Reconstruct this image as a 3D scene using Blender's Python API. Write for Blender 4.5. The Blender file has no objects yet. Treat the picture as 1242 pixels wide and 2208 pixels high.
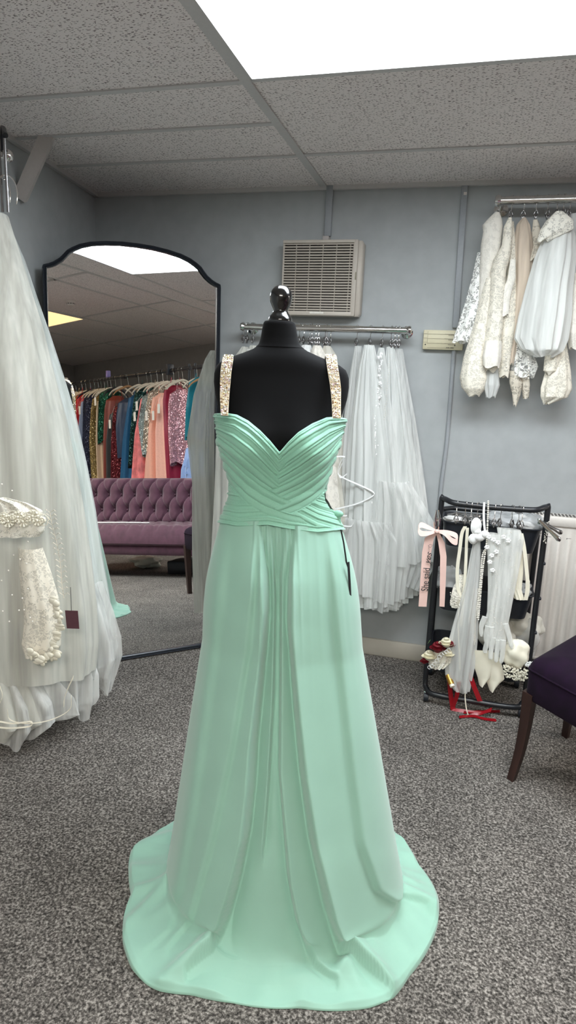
import bpy, math, random
import numpy as np
from mathutils import Vector, Matrix
R = math.radians
random.seed(7)
scene = bpy.context.scene
col = scene.collection

# ------------------------------------------------------------------ camera, world, exposure
F = 1421.0; PITCH, ROLL, YAW = R(11.38), R(2.54), R(14.88); EYE = np.array([0., 0., 1.46])
def cam_matrix():
    cp, sp, cr, sr, cy, sy = math.cos(PITCH), math.sin(PITCH), math.cos(ROLL), math.sin(ROLL), math.cos(YAW), math.sin(YAW)
    Rz = np.array([[cy, -sy, 0], [sy, cy, 0], [0, 0, 1]])
    f = np.array([0, cp, -sp]); u = np.array([0, sp, cp]); r = np.array([1., 0, 0])
    r2 = cr*r+sr*u; u2 = -sr*r+cr*u
    return np.array([r2, u2, f]) @ Rz.T
CM = cam_matrix()
cd = bpy.data.cameras.new('camera'); cam = bpy.data.objects.new('camera', cd); col.objects.link(cam)
cd.sensor_fit = 'HORIZONTAL'; cd.sensor_width = 36.0; cd.lens = 36.0*F/1242.0; cd.clip_start = .02
m3 = Matrix([[CM[0][i], CM[1][i], -CM[2][i]] for i in range(3)])
cam.matrix_world = Matrix.Translation(Vector(EYE)) @ m3.to_4x4()
scene.camera = cam
scene.view_settings.view_transform = 'Standard'; scene.view_settings.look = 'None'
scene.view_settings.gamma = 1.0; scene.view_settings.use_curve_mapping = False
scene.view_settings.exposure = 0.98
world = bpy.data.worlds.new('room_ambient'); scene.world = world; world.use_nodes = True
world.node_tree.nodes['Background'].inputs[0].default_value = (.8, .87, 1, 1)
world.node_tree.nodes['Background'].inputs[1].default_value = .05
PANEL_STRENGTH = 9.0
UNSEEN_PANEL_STRENGTH = 18.0
WARM_STRENGTH = 0.75

# ------------------------------------------------------------------ measuring helpers
def ray(x, y): return CM.T @ np.array([(x-621)/F, -(y-1104)/F, 1.0])
def at(x, y, ax, val):
    r = ray(x, y); return EYE + r*(val-EYE[ax])/r[ax]
RT = np.array([math.cos(YAW), math.sin(YAW), 0.]); FW = np.array([-math.sin(YAW), math.cos(YAW), 0.])
def fp(x, y, D):
    r = ray(x, y); return EYE + r*(D/(r@FW))
def proj(P):
    v = (np.asarray(P, float)-EYE) @ CM.T
    return 621+F*v[..., 0]/v[..., 2], 1104-F*v[..., 1]/v[..., 2]
def wallp(Y): return lambda x, y: at(x, y, 1, Y)
def frontp(D): return lambda x, y: fp(x, y, D)
def smooth(t): t = min(max(t, 0.), 1.); return t*t*(3-2*t)

# ------------------------------------------------------------------ materials
MATS = {}
def newmat(name):
    m = bpy.data.materials.new(name); m.use_nodes = True; MATS[name] = m
    nt = m.node_tree; return m, nt, nt.nodes['Principled BSDF']
def N(nt, t, **k):
    n = nt.nodes.new(t)
    for a, b in k.items():
        if a in n.inputs: n.inputs[a].default_value = b
        else: setattr(n, a, b)
    return n
def coords(nt, scale=(1, 1, 1)):
    tc = N(nt, 'ShaderNodeTexCoord'); mp = N(nt, 'ShaderNodeMapping'); mp.inputs['Scale'].default_value = scale
    nt.links.new(tc.outputs['Object'], mp.inputs['Vector']); return mp.outputs['Vector']
def ramp(nt, src, stops):
    r = N(nt, 'ShaderNodeValToRGB'); e = r.color_ramp.elements
    while len(e) < len(stops): e.new(.5)
    for i, (p, c) in enumerate(stops):
        e[i].position = p; e[i].color = c if len(c) == 4 else (*c, 1)
    nt.links.new(src, r.inputs['Fac']); return r.outputs['Color']
def bumped(nt, bs, src, strength, dist=.002):
    b = N(nt, 'ShaderNodeBump', Strength=strength, Distance=dist); nt.links.new(src, b.inputs['Height']); nt.links.new(b.outputs['Normal'], bs.inputs['Normal'])
def plain(name, c, rough=.5, metal=0., bump=0., bscale=80., var=.06, sheen=0., coat=0., stretch=(1, 1, 1)):
    m, nt, bs = newmat(name)
    bs.inputs['Roughness'].default_value = rough; bs.inputs['Metallic'].default_value = metal
    bs.inputs['Sheen Weight'].default_value = sheen; bs.inputs['Coat Weight'].default_value = coat
    v = coords(nt, stretch); n = N(nt, 'ShaderNodeTexNoise', Scale=bscale, Detail=4.0); nt.links.new(v, n.inputs['Vector'])
    lo = [x*(1-var) for x in c]; hi = [min(1, x*(1+var)) for x in c]
    nt.links.new(ramp(nt, n.outputs['Fac'], [(.3, lo), (.7, hi)]), bs.inputs['Base Color'])
    if bump: bumped(nt, bs, n.outputs['Fac'], bump)
    return m
def sheer(name, c, lo=.3, hi=.7, scale=(26, 26, 1.5), rough=.8):
    """translucent net: vertical streaks of denser and thinner fabric"""
    m, nt, bs = newmat(name)
    bs.inputs['Roughness'].default_value = rough; bs.inputs['Base Color'].default_value = (*c, 1)
    bs.inputs['Sheen Weight'].default_value = .3
    v = coords(nt, scale); n = N(nt, 'ShaderNodeTexNoise', Scale=1.0, Detail=3.0); nt.links.new(v, n.inputs['Vector'])
    nt.links.new(ramp(nt, n.outputs['Fac'], [(.32, (lo,)*3), (.68, (hi,)*3)]), bs.inputs['Alpha'])
    tr = N(nt, 'ShaderNodeBsdfTranslucent'); tr.inputs['Color'].default_value = (*c, 1)
    return m
def lace(name, c, base=.35, scale=38., thr=.5, motif=1.0):
    """net ground with denser embroidered flowers and vines"""
    m, nt, bs = newmat(name)
    bs.inputs['Roughness'].default_value = .6; bs.inputs['Base Color'].default_value = (*c, 1)
    v = coords(nt)
    ns = N(nt, 'ShaderNodeTexNoise', Scale=scale*.8, Detail=2.0); nt.links.new(v, ns.inputs['Vector'])
    mx = N(nt, 'ShaderNodeMix'); mx.data_type = 'VECTOR'; mx.inputs['Factor'].default_value = .06
    nt.links.new(v, mx.inputs[4]); nt.links.new(ns.outputs['Color'], mx.inputs[5])
    vo = N(nt, 'ShaderNodeTexVoronoi', Scale=scale); vo.feature = 'DISTANCE_TO_EDGE'; nt.links.new(mx.outputs[1], vo.inputs['Vector'])
    vines = ramp(nt, vo.outputs['Distance'], [(.0, (1,)*3), (.09, (1,)*3), (.16, (0,)*3)])
    n2 = N(nt, 'ShaderNodeTexNoise', Scale=scale*.55, Detail=3.0); nt.links.new(v, n2.inputs['Vector'])
    blobs = ramp(nt, n2.outputs['Fac'], [(thr, (0,)*3), (thr+.05, (motif,)*3)])
    mxa = N(nt, 'ShaderNodeMath'); mxa.operation = 'MAXIMUM'; nt.links.new(vines, mxa.inputs[0]); nt.links.new(blobs, mxa.inputs[1])
    mb = N(nt, 'ShaderNodeMath'); mb.operation = 'MAXIMUM'; mb.inputs[1].default_value = base; nt.links.new(mxa.outputs[0], mb.inputs[0])
    nt.links.new(mb.outputs[0], bs.inputs['Alpha']); bumped(nt, bs, mxa.outputs[0], .35, .002)
    return m
def sequins(name, c, scale=160., metal=.75, rough=.28, c2=None):
    m, nt, bs = newmat(name)
    v = coords(nt); vo = N(nt, 'ShaderNodeTexVoronoi', Scale=scale); nt.links.new(v, vo.inputs['Vector'])
    geo = N(nt, 'ShaderNodeNewGeometry'); sub = N(nt, 'ShaderNodeVectorMath'); sub.operation = 'SUBTRACT'; sub.inputs[1].default_value = (.5, .5, .5)
    nt.links.new(vo.outputs['Color'], sub.inputs[0])
    sc = N(nt, 'ShaderNodeVectorMath'); sc.operation = 'SCALE'; sc.inputs['Scale'].default_value = 1.1; nt.links.new(sub.outputs[0], sc.inputs[0])
    ad = N(nt, 'ShaderNodeVectorMath'); ad.operation = 'ADD'; nt.links.new(geo.outputs['Normal'], ad.inputs[0]); nt.links.new(sc.outputs[0], ad.inputs[1])
    nm = N(nt, 'ShaderNodeVectorMath'); nm.operation = 'NORMALIZE'; nt.links.new(ad.outputs[0], nm.inputs[0]); nt.links.new(nm.outputs[0], bs.inputs['Normal'])
    sep = N(nt, 'ShaderNodeSeparateColor'); nt.links.new(vo.outputs['Color'], sep.inputs[0])
    c2 = c2 or [min(1, x*2.2+.03) for x in c]
    nt.links.new(ramp(nt, sep.outputs[0], [(.1, [x*.6 for x in c]), (.75, c), (1., c2)]), bs.inputs['Base Color'])
    bs.inputs['Metallic'].default_value = metal; bs.inputs['Roughness'].default_value = rough
    return m
def emit(name, c, s):
    m, nt, bs = newmat(name)
    bs.inputs['Base Color'].default_value = (.8, .8, .8, 1); bs.inputs['Emission Color'].default_value = (*c, 1); bs.inputs['Emission Strength'].default_value = s
    return m

plain('wall_paint', (.40, .42, .425), .75, bump=.08, bscale=14, var=.05)
plain('wall_far_paint', (.42, .40, .38), .8, bump=.05, bscale=14, var=.04)
plain('pale_paint', (.50, .46, .44), .6, var=.03)
plain('cream_paint', (.50, .46, .39), .5, var=.04, bscale=9)
plain('tee_paint', (.55, .54, .53), .5, var=.03)
# carpet
m, nt, bs = newmat('carpet')
v = coords(nt)
a = N(nt, 'ShaderNodeTexNoise', Scale=135.0, Detail=5.0, Roughness=.75); nt.links.new(v, a.inputs['Vector'])
b = N(nt, 'ShaderNodeTexNoise', Scale=4.0, Detail=3.0); nt.links.new(v, b.inputs['Vector'])
c1 = ramp(nt, a.outputs['Fac'], [(.37, (.022, .020, .018)), (.5, (.140, .127, .115)), (.64, (.50, .46, .42))])
c2 = ramp(nt, b.outputs['Fac'], [(.35, (.8,)*3), (.65, (1.0,)*3)])
mx = N(nt, 'ShaderNodeMix'); mx.data_type = 'RGBA'; mx.blend_type = 'MULTIPLY'; mx.inputs['Factor'].default_value = 1
nt.links.new(c1, mx.inputs[6]); nt.links.new(c2, mx.inputs[7]); nt.links.new(mx.outputs[2], bs.inputs['Base Color'])
bs.inputs['Roughness'].default_value = .95; bs.inputs['Specular IOR Level'].default_value = .15; bumped(nt, bs, a.outputs['Fac'], .7, .006)
# mineral ceiling tile with short fissures
m, nt, bs = newmat('ceiling_tile')
v = coords(nt, (75, 170, 1))
d = N(nt, 'ShaderNodeTexNoise', Scale=.9, Detail=2.0); nt.links.new(v, d.inputs['Vector'])
ad = N(nt, 'ShaderNodeVectorMath'); ad.operation = 'ADD'; sc = N(nt, 'ShaderNodeVectorMath'); sc.operation = 'SCALE'; sc.inputs['Scale'].default_value = 1.6
nt.links.new(d.outputs['Color'], sc.inputs[0]); nt.links.new(v, ad.inputs[0]); nt.links.new(sc.outputs[0], ad.inputs[1])
vo = N(nt, 'ShaderNodeTexVoronoi', Scale=1.0); vo.voronoi_dimensions = '2D'; nt.links.new(ad.outputs[0], vo.inputs['Vector'])
sp = N(nt, 'ShaderNodeSeparateColor'); nt.links.new(vo.outputs['Color'], sp.inputs[0])
th = N(nt, 'ShaderNodeMath'); th.operation = 'MULTIPLY'; th.inputs[1].default_value = .34; nt.links.new(sp.outputs[0], th.inputs[0])
lt = N(nt, 'ShaderNodeMath'); lt.operation = 'LESS_THAN'; nt.links.new(vo.outputs['Distance'], lt.inputs[0]); nt.links.new(th.outputs[0], lt.inputs[1])
cc = ramp(nt, lt.outputs[0], [(0, (.82, .77, .755)), (1, (.22, .19, .185))])
nt.links.new(cc, bs.inputs['Base Color']); bs.inputs['Roughness'].default_value = .9
inv = N(nt, 'ShaderNodeMath'); inv.operation = 'SUBTRACT'; inv.inputs[0].default_value = 1; nt.links.new(lt.outputs[0], inv.inputs[1]); bumped(nt, bs, inv.outputs[0], .4, .003)
m, nt, bs = newmat('mirror_glass'); bs.inputs['Metallic'].default_value = 1; bs.inputs['Roughness'].default_value = 0.0
bs.inputs['Base Color'].default_value = (.93, .94, .93, 1)
emit('light_diffuser', (.88, .95, 1.0), PANEL_STRENGTH)
emit('unseen_panel_diffuser', (1.0, .95, .88), UNSEEN_PANEL_STRENGTH)
emit('warm_diffuser', (1.0, .66, .30), WARM_STRENGTH)
plain('mint_chiffon', (.285, .505, .405), .75, bump=.12, bscale=9, var=.03, sheen=.35)
plain('mint_pleats', (.255, .53, .395), .7, bump=.05, bscale=300, var=.04, sheen=.3)
plain('black_jersey', (.0035, .0035, .004), .9, bump=.05, bscale=500, sheen=.02); MATS['black_jersey'].node_tree.nodes['Principled BSDF'].inputs['Specular IOR Level'].default_value = .15
plain('black_lacquer', (.006, .006, .006), .18, coat=.6)
plain('black_steel', (.012, .013, .016), .35)
plain('black_plastic', (.012, .015, .022), .5)
plain('dark_frame', (.03, .035, .045), .3, metal=.4)
plain('chrome', (.75, .74, .72), .12, metal=1.0, var=.02)
plain('grey_steel', (.35, .34, .34), .25, metal=1.0, var=.05)
plain('vent_plastic', (.52, .47, .41), .5, var=.02)
plain('vent_dark', (.05, .045, .045), .8)
plain('trunking', (.33, .35, .37), .5, var=.03)
plain('alarm_plastic', (.62, .57, .40), .5, var=.02)
plain('ink', (.03, .03, .03), .7)
plain('grey_ink', (.28, .25, .18), .7)
plain('radiator_white', (.72, .68, .63), .4, var=.02)
plain('radiator_slot', (.12, .11, .10), .7)
plain('dark_wood', (.030, .012, .009), .35, bump=.05, bscale=30, var=.3, stretch=(1, 1, .1))
plain('purple_velvet', (.0085, .0014, .0115), .9, sheen=.02, bscale=25, var=.25); MATS['purple_velvet'].node_tree.nodes['Principled BSDF'].inputs['Specular IOR Level'].default_value = .2
plain('mauve_velvet', (.095, .030, .056), .75, sheen=.35, bscale=18, var=.2)
plain('hanger_cream', (.62, .55, .44), .4)
plain('hanger_wood', (.36, .20, .09), .45, bscale=30)
plain('ivory_satin', (.80, .76, .63), .35, sheen=.2, bscale=20, var=.04)
plain('ivory_cloth', (.62, .60, .53), .7, sheen=.3, bscale=15, var=.05, bump=.1)
plain('white_cloth', (.82, .83, .82), .7, sheen=.3, bscale=15, var=.04, bump=.1)
plain('white_satin', (.86, .86, .85), .35)
plain('pearl', (.80, .76, .68), .2, coat=.5)
plain('blush_satin', (.80, .55, .49), .4, sheen=.2, bscale=20, var=.04)
plain('red_satin', (.28, .006, .012), .35, var=.1)
plain('rose_red', (.17, .004, .012), .6, var=.2)
plain('rose_cream', (.75, .71, .55), .6, var=.1)
plain('gold_foil', (.55, .30, .06), .3, metal=.8)
plain('leaf', (.08, .14, .05), .6)
plain('tag_card', (.75, .72, .66), .6)
plain('plum_card', (.085, .03, .04), .5)
plain('black_card', (.01, .01, .012), .5)
plain('detector_white', (.65, .60, .56), .5)
plain('white_plastic', (.8, .8, .78), .4)
m, nt, bs = newmat('clear_wrap'); bs.inputs['Base Color'].default_value = (.85, .87, .87, 1); bs.inputs['Roughness'].default_value = .15; bs.inputs['Alpha'].default_value = .32
sheer('tulle_white', (.78, .79, .77), .28, .72)
sheer('tulle_dense', (.72, .74, .72), .65, .98)
sheer('tulle_cool', (.68, .73, .70), .40, .80, (18, 18, 1.2))
sheer('tulle_ivory', (.62, .62, .56), .45, .85)
sheer('tulle_cape', (.82, .83, .80), .50, .92, (20, 20, 2))
sheer('tulle_nude', (.72, .60, .48), .6, .95)
sheer('tulle_edge', (.9, .92, .92), .75, 1.0)
sheer('glove_net', (.88, .89, .86), .40, .66, (60, 60, 8))
lace('lace_white', (.88, .88, .84), .25, 48, .54)
lace('lace_ivory', (.84, .79, .68), .72, 52, .50)
lace('lace_dense', (.86, .82, .74), .88, 60, .48)
lace('lace_tan', (.66, .60, .50), .6, 42, .5)
lace('lace_trim', (.86, .83, .74), .45, 75, .46)

# ------------------------------------------------------------------ mesh helpers
class MB:
    def __init__(s): s.v = []; s.f = []
    def add(s, vs, fs):
        o = len(s.v); s.v += [tuple(float(c) for c in p) for p in vs]; s.f += [tuple(o+i for i in f) for f in fs]; return s
    def box(s, c, d, ax=None, bev=0.0):
        """box centred at c, size d, optional axes (3 unit vectors)"""
        c = np.array(c, float); ax = ax or ((1, 0, 0), (0, 1, 0), (0, 0, 1)); A = [np.array(a, float) for a in ax]
        h = [x/2 for x in d]; vs = []; b = min(bev, min(h)*.9)
        if b <= 0:
            for k in (-1, 1):
                for j in (-1, 1):
                    for i in (-1, 1): vs.append(c+A[0]*i*h[0]+A[1]*j*h[1]+A[2]*k*h[2])
            s.add(vs, [(0, 2, 3, 1), (4, 5, 7, 6), (0, 1, 5, 4), (2, 6, 7, 3), (0, 4, 6, 2), (1, 3, 7, 5)])
        else:
            rings = []
            for (dz, ins) in ((-h[2], b), (-h[2]+b, 0), (h[2]-b, 0), (h[2], b)):
                ring = []
                for (sx, sy) in ((1, 1), (-1, 1), (-1, -1), (1, -1)):
                    cx, cy = sx*(h[0]-b), sy*(h[1]-b); a0 = {(1, 1): 0, (-1, 1): 90, (-1, -1): 180, (1, -1): 270}[(sx, sy)]
                    for q in (0, 30, 60, 90):
                        rr = b-ins*.7 if ins else b
                        ring.append(c+A[0]*(cx+rr*math.cos(R(a0+q)))+A[1]*(cy+rr*math.sin(R(a0+q)))+A[2]*dz)
                rings.append(ring)
            s.loft(rings, True, True)
        return s
    def loft(s, rings, closed=True, caps=False):
        n = len(rings[0]); vs = [p for r in rings for p in r]; fs = []
        for i in range(len(rings)-1):
            for j in range(n if closed else n-1):
                k = (j+1) % n; fs.append((i*n+j, i*n+k, (i+1)*n+k, (i+1)*n+j))
        if caps: fs.append(tuple(range(n))[::-1]); fs.append(tuple(range((len(rings)-1)*n, len(rings)*n)))
        return s.add(vs, fs)
    def tube(s, pts, r, seg=8, closed=False, caps=True, flat=None):
        """round tube along points; r number or list"""
        P = [np.array(p, float) for p in pts]; n = len(P); rings = []
        up = None
        for i in range(n):
            a = P[(i-1) % n] if (closed or i > 0) else P[0]; b = P[(i+1) % n] if (closed or i < n-1) else P[-1]
            t = b-a; t = t/(np.linalg.norm(t)+1e-12)
            if up is None:
                up = np.array([0, 0, 1.]) if abs(t[2]) < .9 else np.array([0, 1., 0])
            x = np.cross(t, up); x /= (np.linalg.norm(x)+1e-12); y = np.cross(x, t); up = y
            rr = r[i] if isinstance(r, (list, tuple)) else r
            rings.append([P[i]+(x*math.cos(2*math.pi*j/seg)+y*math.sin(2*math.pi*j/seg)*(flat or 1))*rr for j in range(seg)])
        if closed: rings.append(rings[0])
        return s.loft(rings, True, caps and not closed)
    def lathe(s, prof, c, seg=32, ax=None):
        """profile [(r, h)] about an axis (x,y,z frame) at c"""
        c = np.array(c, float); A = [np.array(a, float) for a in (ax or ((1, 0, 0), (0, 1, 0), (0, 0, 1)))]
        return s.loft([[c+A[0]*r*math.cos(2*math.pi*j/seg)+A[1]*r*math.sin(2*math.pi*j/seg)+A[2]*h for j in range(seg)] for r, h in prof], True, True)
    def ball(s, c, r, seg=10, rings=6, sq=(1, 1, 1)):
        c = np.array(c, float)
        return s.loft([[c+np.array([math.sin(t)*math.cos(2*math.pi*j/seg)*sq[0], math.sin(t)*math.sin(2*math.pi*j/seg)*sq[1], -math.cos(t)*sq[2]])*r for j in range(seg)]
                       for t in [math.pi*(i+.001)/(rings+.002) for i in range(rings+1)]], True, True)
    def grid(s, G, wrap=False):
        return s.loft([[G[i][j] for j in range(len(G[0]))] for i in range(len(G))], wrap, False)
    def ribbon(s, pts, w, side, thick=.0012, twist=0.):
        """flat band with thickness along pts, 'side' = width direction"""
        side = np.array(side, float); side /= np.linalg.norm(side); P = [np.array(p, float) for p in pts]; rings = []
        for i, p in enumerate(P):
            t = P[min(i+1, len(P)-1)]-P[max(i-1, 0)]; t /= (np.linalg.norm(t)+1e-12)
            n = np.cross(t, side); n /= (np.linalg.norm(n)+1e-12); sd = side
            if twist: a = twist*i/len(P); sd = side*math.cos(a)+n*math.sin(a); n = np.cross(t, sd)
            ww = w[i] if isinstance(w, (list, tuple)) else w
            rings.append([p-sd*ww/2-n*thick, p+sd*ww/2-n*thick, p+sd*ww/2+n*thick, p-sd*ww/2+n*thick])
        return s.loft(rings, True, True)
    def build(s, name, mat, parent=None, smooth=True, auto=True):
        V = np.array(s.v); loc = np.zeros(3)
        if parent is None:
            mn, mx_ = V.min(0), V.max(0); loc = np.array([(mn[0]+mx_[0])/2, (mn[1]+mx_[1])/2, mn[2]])
            V = V-loc
        else: V = V-wloc(parent)
        me = bpy.data.meshes.new(name); me.from_pydata(V.tolist(), [], s.f); me.update()
        if smooth: me.polygons.foreach_set('use_smooth', [True]*len(me.polygons))
        me.materials.append(MATS[mat]); o = bpy.data.objects.new(name, me); col.objects.link(o)
        if parent is not None: o.parent = parent
        else: o.location = loc
        if smooth and auto:
            try: me.set_sharp_from_angle(angle=R(42))
            except Exception: pass
        return o
def wloc(o):
    l = np.zeros(3)
    while o is not None: l += np.array(o.location); o = o.parent
    return l
def tag(o, label, cat, group=None):
    o['label'] = label; o['category'] = cat
    if group: o['group'] = group
    return o
def struct(o): o['kind'] = 'structure'; return o
def thing(name, loc, label, cat, group=None):
    o = bpy.data.objects.new(name, None); col.objects.link(o); o.location = [float(c) for c in loc]; o.empty_display_size = .05
    return tag(o, label, cat, group)
def children(o): return [c for c in bpy.data.objects if c.parent == o]
def dup(root, loc, rz=None, label=None, kids=None):
    r = root.copy(); col.objects.link(r); r.location = [float(c) for c in loc]
    if rz is not None: r.rotation_euler = (0, 0, rz)
    if label: r['label'] = label
    for ch in (kids if kids is not None else children(root)):
        c = ch.copy(); col.objects.link(c); c.parent = r
        for g in children(ch):
            d_ = g.copy(); col.objects.link(d_); d_.parent = c
    return r

def cloth(rows, axis, folds=9, amp=.12, seed=0, nu=90, nv=46, hem=.0, top_amp=.35, wig=.6):
    """hanging cloth: rows of (centre xyz, half width, half depth); folds deepen downwards"""
    rnd = random.Random(seed); ax = np.array(axis, float); ax /= np.linalg.norm(ax); pe = np.cross(ax, [0, 0, 1])
    ph = [rnd.uniform(0, 6.28) for _ in range(6)]; fr = [folds, max(2, int(folds*1.7)), max(3, int(folds*.6))]
    ts = np.linspace(0, len(rows)-1, nv); C = np.array([list(r[0])+[r[1], r[2]] for r in rows]); rings = []
    for k, tt in enumerate(ts):
        i = min(int(tt), len(rows)-2); fq = tt-i; fq2 = fq*fq*(3-2*fq)*.5+fq*.5
        q = C[i]*(1-fq2)+C[i+1]*fq2; t = k/(nv-1); a = amp*(top_amp+(1-top_amp)*t); ring = []
        for j in range(nu):
            p = 2*math.pi*j/nu
            s_ = math.sin(fr[0]*p+ph[0]+wig*math.sin(2*t+ph[3]))+.5*math.sin(fr[1]*p+ph[1]+1.5*wig*t)+.5*math.sin(fr[2]*p+ph[2]-wig*t)
            e = 1+a*s_*.6
            z = q[2]+hem*(t**6)*math.sin(3*p+ph[4])
            ring.append([q[0]+ax[0]*q[3]*e*math.cos(p)+pe[0]*(q[4]*e*math.sin(p)), q[1]+ax[1]*q[3]*e*math.cos(p)+pe[1]*(q[4]*e*math.sin(p)), z])
        rings.append(ring)
    return MB().loft(rings, True, False)
def drape(rows, plane, depth, zmin=None, **k):
    """rows of (y, x_left, x_right) read off the front view, laid on a real plane"""
    out = []
    for i, (y, xl, xr) in enumerate(rows):
        L, Q = plane(xl, y), plane(xr, y); c = (L+Q)/2; w = np.linalg.norm((Q-L)[:2])/2
        d_ = depth[i] if isinstance(depth, (list, tuple)) else min(depth, max(w*.8, depth*.35))
        if zmin is not None: c[2] = max(c[2], zmin)
        out.append((c, w, d_))
    a = plane(rows[-1][2], rows[-1][0])-plane(rows[-1][1], rows[-1][0]); a[2] = 0
    return cloth(out, a, **k)
def patch(rows, plane, bulge=.01, waves=3, amp=.004, seed=1, nu=24, nv=30, thick=.0015):
    """a panel of cloth with soft waves and thickness, rows (y, xl, xr)"""
    rnd = random.Random(seed); ph = rnd.uniform(0, 6); G = [[], []]
    C = np.array(rows, float)
    for k in range(nv):
        tt = k/(nv-1)*(len(rows)-1); i = min(int(tt), len(rows)-2); q = C[i]*(1-(tt-i))+C[i+1]*(tt-i); row = [[], []]
        for j in range(nu):
            u = j/(nu-1); P = plane(q[1]*(1-u)+q[2]*u, q[0])
            o = bulge*math.sin(math.pi*u)+amp*math.sin(waves*2*math.pi*u+ph+k*.08)
            row[0].append(P-FW*o); row[1].append(P-FW*(o-thick*2))
        G[0].append(row[0]); G[1].append(row[1][::-1])
    return MB().loft([a_+b_ for a_, b_ in zip(*G)], True, False)
def bezier(pts, n=40):
    """Catmull-Rom through points"""
    P = [np.array(p, float) for p in pts]; P = [2*P[0]-P[1]]+P+[2*P[-1]-P[-2]]; out = []
    m_ = len(P)-3
    for k in range(n):
        t = k/(n-1)*m_; i = min(int(t), m_-1); f = t-i; a, b, c, d = P[i:i+4]
        out.append(.5*((2*b)+(c-a)*f+(2*a-5*b+4*c-d)*f*f+(3*b-a-3*c+d)*f**3))
    return out

# ------------------------------------------------------------------ the room
H = 2.4; YB = 3.42
P_BL = (-2.07, YB); P_L0 = (-1.955, 2.55); P_L1 = (-1.12, -3.8); P_R0 = (8.3, -4.55); P_R1 = (4.22, YB)
corners = [P_BL, P_L1, P_R0, P_R1]
def wall(name, a, b, mat, th=.12):
    a = np.array(a, float); b = np.array(b, float); d = (b-a); L = np.linalg.norm(d); d /= L; n = np.array([d[1], -d[0]])
    c = (a+b)/2+n*th/2
    return struct(MB().box((c[0], c[1], H/2), (L+.1, th, H), ((d[0], d[1], 0), (n[0], n[1], 0), (0, 0, 1))).build(name, mat, smooth=False))
def slab(name, z0, z1, mat):
    m_ = MB(); ring = lambda z: [(x, y, z) for x, y in corners]
    m_.loft([ring(z0), ring(z1)], True, True); return struct(m_.build(name, mat, smooth=False))
f_ = slab('floor', -.05, 0, 'carpet'); c_ = slab('ceiling', H, H+.05, 'ceiling_tile')
wall('wall_back', (P_R1[0], YB), (P_BL[0], YB), 'wall_paint')
wall('wall_left', P_BL, P_L1, 'wall_paint')
wall('wall_front', P_L1, P_R0, 'wall_far_paint')
wall('wall_right', P_R0, P_R1, 'wall_far_paint')
# ceiling grid tees
m_ = MB()
def tee(m_, a, b, w=.034, h=.006):
    a = np.array([*a, H-h/2]); b = np.array([*b, H-h/2]); d = b-a; L = np.linalg.norm(d); d /= L
    m_.box((a+b)/2, (L, w, h), (d, (-d[1], d[0], 0), (0, 0, 1)))
XT = -.797
tee(m_, (XT, 1.44), (XT, YB)); tee(m_, (XT, 1.44), (XT, .95))
for y, x0 in ((2.955, -2.0), (2.592, -1.95), (2.235, -1.92), (1.46, -1.8)): tee(m_, (x0, y), (XT-.017, y), .026, .005)
tee(m_, (XT+.017, 2.947), (4.4, 2.947), .026, .005); tee(m_, (XT+.017, 2.226), (4.6, 2.226), .026, .005); tee(m_, (XT+.017, 1.432), (4.9, 1.432), .026, .005)
tee(m_, (.955, 1.43), (.955, 2.22), .03); tee(m_, (2.42, 1.43), (2.42, 2.94), .03)
tee(m_, (-1.7, .94), (5.2, 1.30)); tee(m_, (-1.6, .46), (5.6, .74)); tee(m_, (-1.5, -.98), (6.1, -.36)); tee(m_, (-1.4, -2.3), (6.7, -1.7))
for a, b in (((.80, 1.07), (2.9, -4.0)), ((2.30, 1.17), (4.6, -4.1)), ((3.85, 1.25), (6.6, -4.2)), ((-.6, 1.0), (.9, -3.9))): tee(m_, a, b)
struct(m_.build('trim_1', 'tee_paint', smooth=False))
# wall angle round the ceiling edge
m_ = MB(); tee(m_, (-2.06, YB-.012), (4.2, YB-.012), .02, .02); tee(m_, (-2.055, YB), (-1.13, -3.7), .022, .02); struct(m_.build('trim_2', 'tee_paint', smooth=False))
# skirting board
m_ = MB()
def skirt(m_, a, b):
    a = np.array(a, float); b = np.array(b, float); d = b-a; L = np.linalg.norm(d); d /= L; n = np.array([-d[1], d[0]])
    c = (a+b)/2+n*.009; m_.box((c[0], c[1], .047), (L, .018, .094), ((d[0], d[1], 0), (n[0], n[1], 0), (0, 0, 1)), .004)
skirt(m_, (P_R1[0], YB), (P_BL[0], YB)); struct(m_.build('baseboard_back', 'cream_paint'))
m_ = MB(); skirt(m_, P_BL, P_L1); struct(m_.build('baseboard_left', 'cream_paint'))
m_ = MB(); skirt(m_, P_R0, P_R1); struct(m_.build('baseboard_right', 'cream_paint'))
# square trunking dropping to the vent, and the run at the right
m_ = MB(); a = at(709, 403, 1, YB-.02); m_.box((a[0]+.005, YB-.012, (H+2.165)/2), (.034, .024, H-2.165), bev=.004); struct(m_.build('trim_3', 'trunking'))
a = at(1003, 394, 1, YB-.01); b = at(982, 707, 1, YB-.01)
m_ = MB(); d = b-a; L = np.linalg.norm(d); d /= L; m_.box((a+b)/2, (.030, .022, L), (np.cross((0, 1, 0), d), (0, 1, 0), d), .004); struct(m_.build('trim_4', 'trunking'))
m_ = MB(); m_.box(a+d*.05+np.array([.004, -.013, 0]), (.014, .004, .012)); struct(m_.build('trim_5', 'radiator_white', smooth=False))
pp = [at(979, 752, 1, YB-.012), at(968, 900, 1, YB-.012), at(962, 965, 1, YB-.012), at(950, 1060, 1, YB-.012), at(940, 1200, 1, YB-.012), at(930, 1400, 1, YB-.012)]
struct(MB().tube(bezier(pp, 30), .010, 10).build('trim_6', 'trunking'))
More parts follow.
